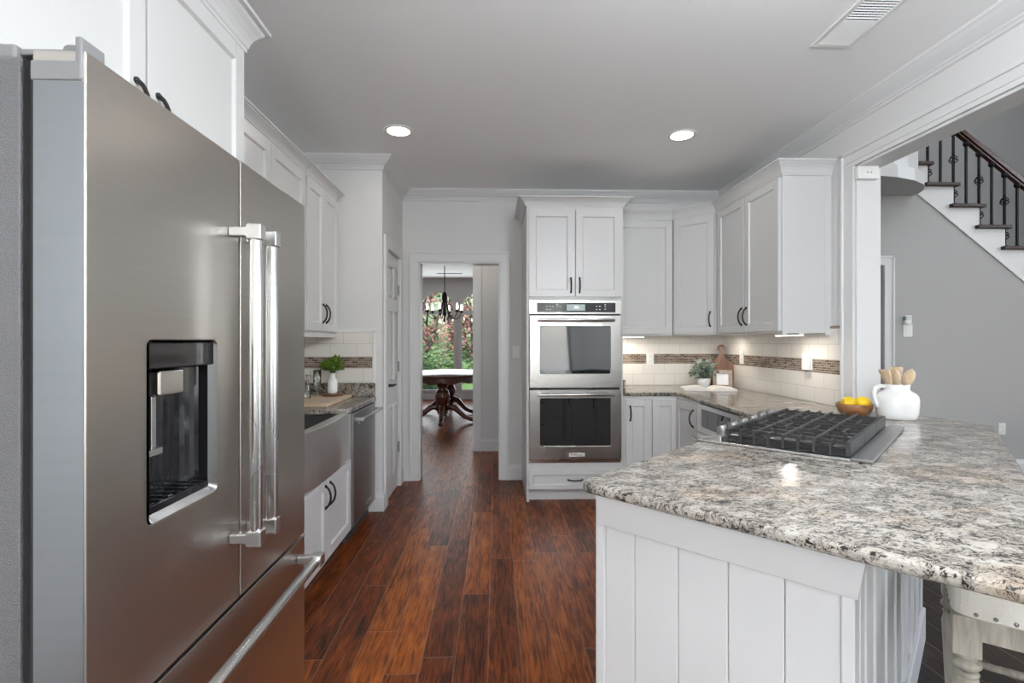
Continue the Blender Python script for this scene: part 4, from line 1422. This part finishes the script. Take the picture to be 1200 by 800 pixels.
# ---------------------------------------------------------------- ceiling fixtures
def can(x, y, z, lab, power, vis=True):
    t = thing('recessed_light', lab, 'ceiling light', (x, y, z), 0, 'recessed ceiling lights of the kitchen')
    MB().lathe([(.073, -.0005), (.098, -.0005), (.098, -.006), (.094, -.009), (.078, -.008), (.073, -.003)], seg=40, cap=False).build('trim_ring', M_plastic, t)
    MB().lathe([(.001, -.002), (.074, -.002), (.074, -.0045), (.001, -.0045)], seg=40, cap=False).build('lens', M_lamp, t)
    d = bpy.data.lights.new('can_light', 'AREA')
    d.shape = 'DISK'
    d.size = .14
    d.energy = power
    d.color = (1, .95, .89)
    lo = bpy.data.objects.new('can_light', d)
    C.objects.link(lo)
    lo.location = (x, y, z - .012)
can(-.653, 3.435, CEIL, 'lit recessed ceiling light on the left, in front of the pantry wall', CAN_POWER)
can(1.292, 3.44, CEIL, 'lit recessed ceiling light on the right, in front of the wall cabinets', CAN_POWER)
can(-.3, 5.5, CEIL, 'added recessed fill light of the passage behind the doorway, outside the photo', 3.0)  # unseen lamp, added to brighten the passage wall
for x, y in ((-.653, -1.9), (1.292, -1.9), (.3, -4.2)):
    can(x, y, CEIL, 'lit recessed ceiling light outside the photo, above or behind the viewpoint', CAN_POWER * .8)

def fill_globe(x, y, z, drop, power, lab):  # globes added out of view as the main fill light
    pd = thing('fill_globe_lamp', lab, 'ceiling light', (x, y, z))
    MB().lathe([(.06, -.025), (.065, -.01), (.06, 0)], seg=24).tube([(0, 0, -drop + .16), (0, 0, -.02)], .007, 8).build('stem', M_darksteel, pd)
    MB().ball((0, 0, -drop), .17, 28, 18).build('globe', M_globe, pd)
    d = bpy.data.lights.new('fill_globe_glow', 'POINT')
    d.energy = power
    d.color = (.92, .975, 1.03)
    d.shadow_soft_size = .19
    o = bpy.data.objects.new('fill_globe_glow', d)
    C.objects.link(o)
    o.location = (x, y, z - drop)
fill_globe(1.02, .42, CEIL, .52, FILL_GLOBE_POWER, 'added white fill globe over the near end of the granite bar, outside the photo')
fill_globe(-.2, -2.2, CEIL, .64, 190, 'added white fill globe of the breakfast end, behind the viewpoint')
fill_globe(5.1, 3.3, 5.4, .9, 130, 'added white fill globe high in the foyer, outside the photo')

vt = thing('ceiling_vent', 'white slatted air vent in the ceiling at the top right', 'vent', (1.62, 2.02, CEIL))
m = MB()
for q in ((-.10, -.36, -.078, .36), (.078, -.36, .10, .36), (-.078, .335, .078, .36), (-.078, -.36, .078, -.335)):
    m.box(q[0], q[1], -.008, q[2], q[3], 0)
m.build('frame', M_plastic, vt, bevel=.002)
box(-.08, -.34, -.0015, .08, .34, -.0005).build('backing', M_gasket, vt)
for k in range(40):
    y = -.33 + k * .0168
    s = MB()
    front = y > .155
    s.extrude([(-.078, y, -.002), (-.078, y + (.0085 if front else .003), -.0075), (-.078, y + (.0100 if front else .0045), -.0065), (-.078, y + .0015, -.001)], (.156, 0, 0))
    s.build('slat', M_plastic, vt)
m = MB()
for x in (-.045, -.015, .015, .045):
    m.box(x - .001, -.335, -.0035, x + .001, .155, -.0020)
m.build('cross_bars', M_gasket, vt)

# ---------------------------------------------------------------- foyer staircase
sc_ = thing('staircase', 'staircase rising to the left with dark treads, iron balusters and white risers', 'staircase', (0, 0, 0))
RUN, RISE, R0 = .262, .2055, 4.24
steps = [(-0 + k) for k in range(0, 12)]
def tz(k):
    return 2.868 - RISE * k
for k in steps:
    xa, xb, z = R0 + RUN * k, R0 + RUN * (k + 1), tz(k)
    if z < .15 or xa > 6.2:
        break
    box(xa - .045, 4.755, z - .034, xb + .04, 5.94, z).build('tread', M_tread, sc_, bevel=.008, seg=3)
    box(xb - .02, 4.80, z - RISE, xb, 5.94, z - .034).build('riser', M_trim, sc_)
    m = MB()
    m.extrude([(xa, 4.795, z - .034), (xb, 4.795, z - .034), (xb, 4.795, max(under(xb), 0)), (xa, 4.795, max(under(xa), 0))], (0, .03, 0))
    m.build('stringer', M_trim, sc_)
m = MB()
m.extrude([(4.07, 4.795, under(4.08)), (R0, 4.795, under(R0)), (R0, 4.795, tz(-1) - .03), (4.07, 4.795, tz(-1) - .03)], (0, .03, 0))
m.build('stringer', M_trim, sc_)
box(R0 - .02, 4.80, tz(0), R0, 5.94, tz(-1) - .03).build('riser', M_trim, sc_)
box(4.065, 4.76, tz(-1) - .034, R0 + .04, 5.94, tz(-1)).build('tread', M_tread, sc_, bevel=.008, seg=3)
# skirt bead along the lower edge
m = MB().extrude([(4.07, 4.788, under(4.07)), (6.3, 4.788, under(6.3)), (6.3, 4.788, under(6.3) + .02), (4.07, 4.788, under(4.07) + .02)], (0, .012, 0))
m.build('skirt_bead', M_trim, sc_)
def rail_z(x):
    return 3.395 - (x - 4.563) * .772
def baluster(x, z0, fancy):
    y = 4.83
    z1 = rail_z(x) - .03
    m = MB()
    m.box(x - .0085, y - .0085, z0, x + .0085, y + .0085, z1)
    m.lathe([(.022, z0), (.022, z0 + .012), (.012, z0 + .024)], (x, y, 0), 12)
    m.lathe([(.012, z1 - .045), (.026, z1 - .03), (.026, z1)], (x, y, 0), 12)
    if fancy:
        for zc in ((z0 + (z1 - z0) * .62), z0 + .11):
            for q in range(4):
                a0 = q * PI / 2
                m.tube([(x + .037 * math.sin(PI * t / 8) * math.cos(a0 + t * .35), y + .037 * math.sin(PI * t / 8) * math.sin(a0 + t * .35), zc - .045 + .09 * t / 8) for t in range(9)], .0048, 6)
            for s in (-.055, .055):
                m.ball((x, y, zc + s), .014, 10, 6)
        tw0, tw1 = z0 + .19, z0 + (z1 - z0) * .62 - .07
        m.tube([(x + .006 * math.cos(t * 1.3), y + .006 * math.sin(t * 1.3), tw0 + (tw1 - tw0) * t / 36) for t in range(37)], .0085, 6)
    return m
for k in range(0, 9):
    z = tz(k)
    if z < .3:
        break
    for dx, fancy in ((.03, True), (.16, False)):
        baluster(R0 + RUN * k + dx, z, fancy).build('baluster', M_iron, sc_)
m = MB()
for s, (hw, h0, h1) in enumerate(((.032, 0, .07), (.022, -.03, 0))):
    xa, xb = 3.95, 6.2
    pr = [(-hw, h0), (hw, h0), (hw * .95, h0 + (h1 - h0) * .6), (hw * .5, h1), (-hw * .5, h1), (-hw * .95, h0 + (h1 - h0) * .6)]
    lo = [m.bm.verts.new((xa, 4.83 + a, rail_z(xa) + b)) for a, b in pr]
    hi = [m.bm.verts.new((xb, 4.83 + a, rail_z(xb) + b)) for a, b in pr]
    m.face(lo); m.face(hi)
    for i in range(6):
        jn = (i + 1) % 6
        m.face([lo[i], lo[jn], hi[jn], hi[i]])
m.build('handrail', M_rail, sc_)

# ---------------------------------------------------------------- bar stool under the overhang
so = uw(2.03, .135)
st = thing('bar_stool', 'linen bar stool with nailhead trim tucked under the granite overhang', 'stool', (so[0], so[1], 0), PI / 4 + .10)
# local x along u, local y = -w (towards the counter)
hs = .22
zs = .585
m = MB()
ring = rounded([(-hs, -hs), (hs, -hs), (hs, hs), (-hs, hs)], {0: .05, 1: .05, 2: .05, 3: .05}, 5)
m.prism(ring, zs, zs + .075)
big = [(x * .93, y * .93) for x, y in ring]
n_ = len(ring)
lo = [m.bm.verts.new((x, y, zs + .075)) for x, y in ring]
hi = [m.bm.verts.new((x, y, zs + .10)) for x, y in big]
for i in range(n_):
    jn = (i + 1) % n_
    m.face([lo[i], lo[jn], hi[jn], hi[i]], True)
m.face(hi)
m.build('seat_cushion', M_fabric, st, bevel=.006)
for a in range(4):
    m = MB()
    for k in range(10):
        s = -hs + .05 + k * (2 * hs - .1) / 9
        p = [(s, -hs), (hs, s), (-s, hs), (-hs, -s)][a]
        m.ball((p[0], p[1], zs + .014), .0052, 8, 6)
    m.build('nailhead_row', M_nail, st)
fr_ = MB()
q = hs - .045
for a, b in (((-q, -q - .01), (q, -q + .01)), ((-q, q - .01), (q, q + .01))):
    fr_.box(a[0], a[1], zs - .07, b[0], b[1], zs)
for a, b in (((-q - .01, -q), (-q + .01, q)), ((q - .01, -q), (q + .01, q))):
    fr_.box(a[0], a[1], zs - .07, b[0], b[1], zs)
fr_.build('apron', M_stoolwood, st, bevel=.003)
for sx in (-1, 1):
    for sy in (-1, 1):
        m = MB()
        x, y = sx * (hs - .033), sy * (hs - .033)
        m.box(x - .030, y - .030, zs - .105, x + .030, y + .030, zs)
        m.lathe([(.022, zs - .15), (.033, zs - .137), (.033, zs - .128), (.022, zs - .12), (.027, zs - .112), (.027, zs - .104)], (x, y, 0), 20)
        m.lathe([(.014, .0), (.016, .04), (.022, .2), (.030, .38), (.031, zs - .19), (.025, zs - .165), (.030, zs - .158), (.022, zs - .15)], (x, y, 0), 20)
        m.build('leg', M_stoolwood, st, bevel=.003)
q = hs - .033
for (a, b, z) in (((-q, -q), (q, -q), .33), ((-q, q), (q, q), .22), ((-q, -q), (-q, q), .28), ((q, -q), (q, q), .28)):
    MB().tube([(a[0], a[1], z), ((a[0] + b[0]) / 2, (a[1] + b[1]) / 2, z), (b[0], b[1], z)], [.009, .0125, .009], 12).build('stretcher', M_stoolwood, st)

# ---------------------------------------------------------------- dining room
dt = thing('dining_table', 'oval cherry dining table on carved pedestals in the room beyond the doorway', 'table', (-.86, 9.08, 0))
MB().lathe([(.60, .725), (.655, .73), (.665, .745), (.655, .76), (.001, .762)], seg=48, sy=1.66).build('tabletop', M_tabletop, dt)
m = MB()
nS = 72
a_ = []
for k in range(nS):
    t = 2 * PI * k / nS
    a_.append((math.cos(t), math.sin(t) * 1.66))
for k in range(nS):
    p0, p1 = a_[k], a_[(k + 1) % nS]
    zb = .635 + .018 * math.cos(k * PI / 3)
    zb1 = .635 + .018 * math.cos((k + 1) * PI / 3)
    v = [m.bm.verts.new((p0[0] * .635, p0[1] * .635, .726)), m.bm.verts.new((p1[0] * .635, p1[1] * .635, .726)), m.bm.verts.new((p1[0] * .635, p1[1] * .635, zb1)), m.bm.verts.new((p0[0] * .635, p0[1] * .635, zb))]
    w_ = [m.bm.verts.new((p0[0] * .60, p0[1] * .61, .726)), m.bm.verts.new((p1[0] * .60, p1[1] * .61, .726)), m.bm.verts.new((p1[0] * .60, p1[1] * .61, zb1)), m.bm.verts.new((p0[0] * .60, p0[1] * .61, zb))]
    m.face(v); m.face(w_); m.face([v[2], v[3], w_[3], w_[2]])
m.build('apron', M_table, dt)
def pedestal(y, legs):
    m = MB().lathe([(.05, .10), (.075, .13), (.09, .18), (.06, .23), (.075, .27), (.115, .36), (.125, .43), (.10, .50), (.065, .54), (.085, .58), (.11, .62), (.16, .66), (.17, .725)], (0, y, 0), 24)
    p = m.build('pedestal', M_table, dt)
    for a in legs:
        c_, s_ = math.cos(a), math.sin(a)
        m = MB().tube([(c_ * r, y + s_ * r, z) for r, z in ((.04, .20), (.12, .255), (.20, .235), (.29, .16), (.38, .085), (.47, .055), (.54, .042), (.57, .034))], [.045, .05, .048, .042, .036, .034, .038, .025], 12)
        m.build('pedestal_foot', M_table, p)
pedestal(-.80, (-PI / 2 + .05, -.15, PI + .15, PI / 2))
pedestal(.35, (-PI / 2, -.55, PI + .5, PI / 2))

ch = thing('chandelier', 'dark iron chandelier with lit candle bulbs hanging over the dining table', 'chandelier', (-.896, 9.0, 0))
m = MB().lathe([(.065, CEIL - .03), (.07, CEIL - .012), (.06, CEIL)], seg=20)
m.tube([(0, 0, 2.19), (0, 0, CEIL - .02)], .008, 8)
m.build('rod', M_iron, ch)
MB().lathe([(.012, 1.66), (.022, 1.69), (.012, 1.73), (.02, 1.80), (.012, 1.9), (.016, 2.0), (.045, 2.05), (.05, 2.12), (.03, 2.18), (.012, 2.20)], seg=18).build('column', M_iron, ch)
for k in range(6):
    a = k * PI / 3 + .35
    c_, s_ = math.cos(a), math.sin(a)
    m = MB().tube([(c_ * r, s_ * r, z) for r, z in ((.02, 2.08), (.06, 1.92), (.10, 1.78), (.17, 1.71), (.25, 1.73), (.30, 1.80), (.31, 1.84))], .008, 8)
    m.lathe([(.012, 1.83), (.045, 1.845), (.045, 1.852), (.015, 1.85), (.013, 1.90)], (c_ * .31, s_ * .31, 0), 16)
    arm = m.build('arm', M_iron, ch)
    MB().lathe([(.010, 1.87), (.016, 1.885), (.020, 1.91), (.017, 1.945), (.006, 1.985)], (c_ * .31, s_ * .31, 0), 18).build('lit_shade', M_bulb, arm)
t = thing('dining_ceiling_vent', 'slim dark slotted vent in the dining room ceiling behind the chandelier', 'vent', (-.95, 10.6, CEIL))
box(-.28, -.06, -.008, .28, .06, 0).build('frame', M_plastic, t)
box(-.25, -.04, -.010, .25, .04, -.008).build('slots', M_gasket, t)

# ---------------------------------------------------------------- garden
struct(box(-30, 11.7, -.35, 30, 60, -.3).build('floor_lawn', M_lawn))
def hedge(x0, x1, y, z1, seed, lab, mat=None):
    rnd = random.Random(seed)
    m = leaf_cloud((0, 0, 0), 1, 5200, .13, seed=seed, hollow=.86)
    for v in m.bm.verts:
        v.co = Vector(((x0 + x1) / 2 + v.co.x * (x1 - x0) / 2, y + v.co.y * .55, (z1 - .3) / 2 + v.co.z * (z1 + .3) / 2))
    m.ball(((x0 + x1) / 2, y, (z1 - .3) / 2), 1, 24, 12, (x1 - x0) / 2 * .86, .48, (z1 + .3) / 2 * .88)
    tag(m.build('hedge', mat or M_hedge), lab, 'hedge')
hedge(-4.6, -.95, 15.2, .95, 41, 'dark green clipped hedge outside, left of the window mullion')
hedge(-.6, 2.9, 15.3, 1.0, 42, 'dark green clipped hedge outside, right of the window mullion')
hedge(-7.0, -1.6, 20.5, 2.3, 43, 'pale green tall shrubbery outside, behind the left maple', M_greenleaf)
hedge(-1.2, 4.5, 21.0, 2.1, 44, 'pale green tall shrubbery outside, behind the right maple', M_greenleaf)
hedge(-14, -2.2, 36, 8.5, 45, 'tall pale woodland edge far behind the garden, left side of the dining window', M_farleaf)
hedge(-3.0, 9, 39, 8.0, 46, 'tall pale woodland edge far behind the garden, right side of the dining window', M_farleaf)
def tree(x, y, h, r, mat, lab, seed, lean=0, n=2200, size=.2, trunk=.07, zc=None):
    rnd = random.Random(seed)
    t = thing('garden_tree', lab, 'tree', (x, y, -.3))
    m = MB().tube([(0, 0, 0), (lean * .3, 0, h * .3), (lean * .8, .1, h * .6), (lean, .1, h * .9)], [trunk, trunk * .8, trunk * .55, trunk * .2], 10)
    cl = []
    for k in range(8):
        a = k * 2.4 + rnd.random()
        z0 = h * (.28 + .06 * k)
        e = Vector((lean * .8 + math.cos(a) * r * .75, math.sin(a) * r * .75, z0 + h * .22))
        m.tube([(lean * .5, .05, z0), tuple((Vector((lean * .6, 0, z0 + h * .08)) + e) / 2), tuple(e)], [trunk * .5, trunk * .35, trunk * .12], 8)
        cl.append(e)
    m.build('trunk', M_bark, t)
    f = MB()
    for k, e in enumerate(cl):
        f.merge(leaf_cloud(e, r * .55, n // 8, size, seed=seed * 10 + k, hollow=.1, squash=(1, 1, .7)))
    f.build('foliage', mat, t)
tree(-2.7, 16.6, 3.1, 1.5, M_redleaf, 'red-leaved maple outside, left in the window, over the hedge', 51, .9, 800, .15)
tree(-.75, 19.4, 3.5, 1.1, M_redleaf, 'red-leaved maple outside, right of the window mullion', 52, -.2, 650, .15)
for k, (x, y, h, lean) in enumerate(((-6.4, 24, 9, .6), (-3.9, 28, 9.5, -.5), (-2.3, 24, 10, .5), (-.2, 28, 10, -.4), (1.6, 24, 9, .3))):
    tree(x, y, h, 1.25, M_greenleaf, 'tall slender green tree in the row far behind the maples', 60 + k, lean, 1700, .36, .13)
for o in C.objects:
    if o.get('label', '').startswith('tall slender green'):
        o['group'] = 'tall trees behind the garden'
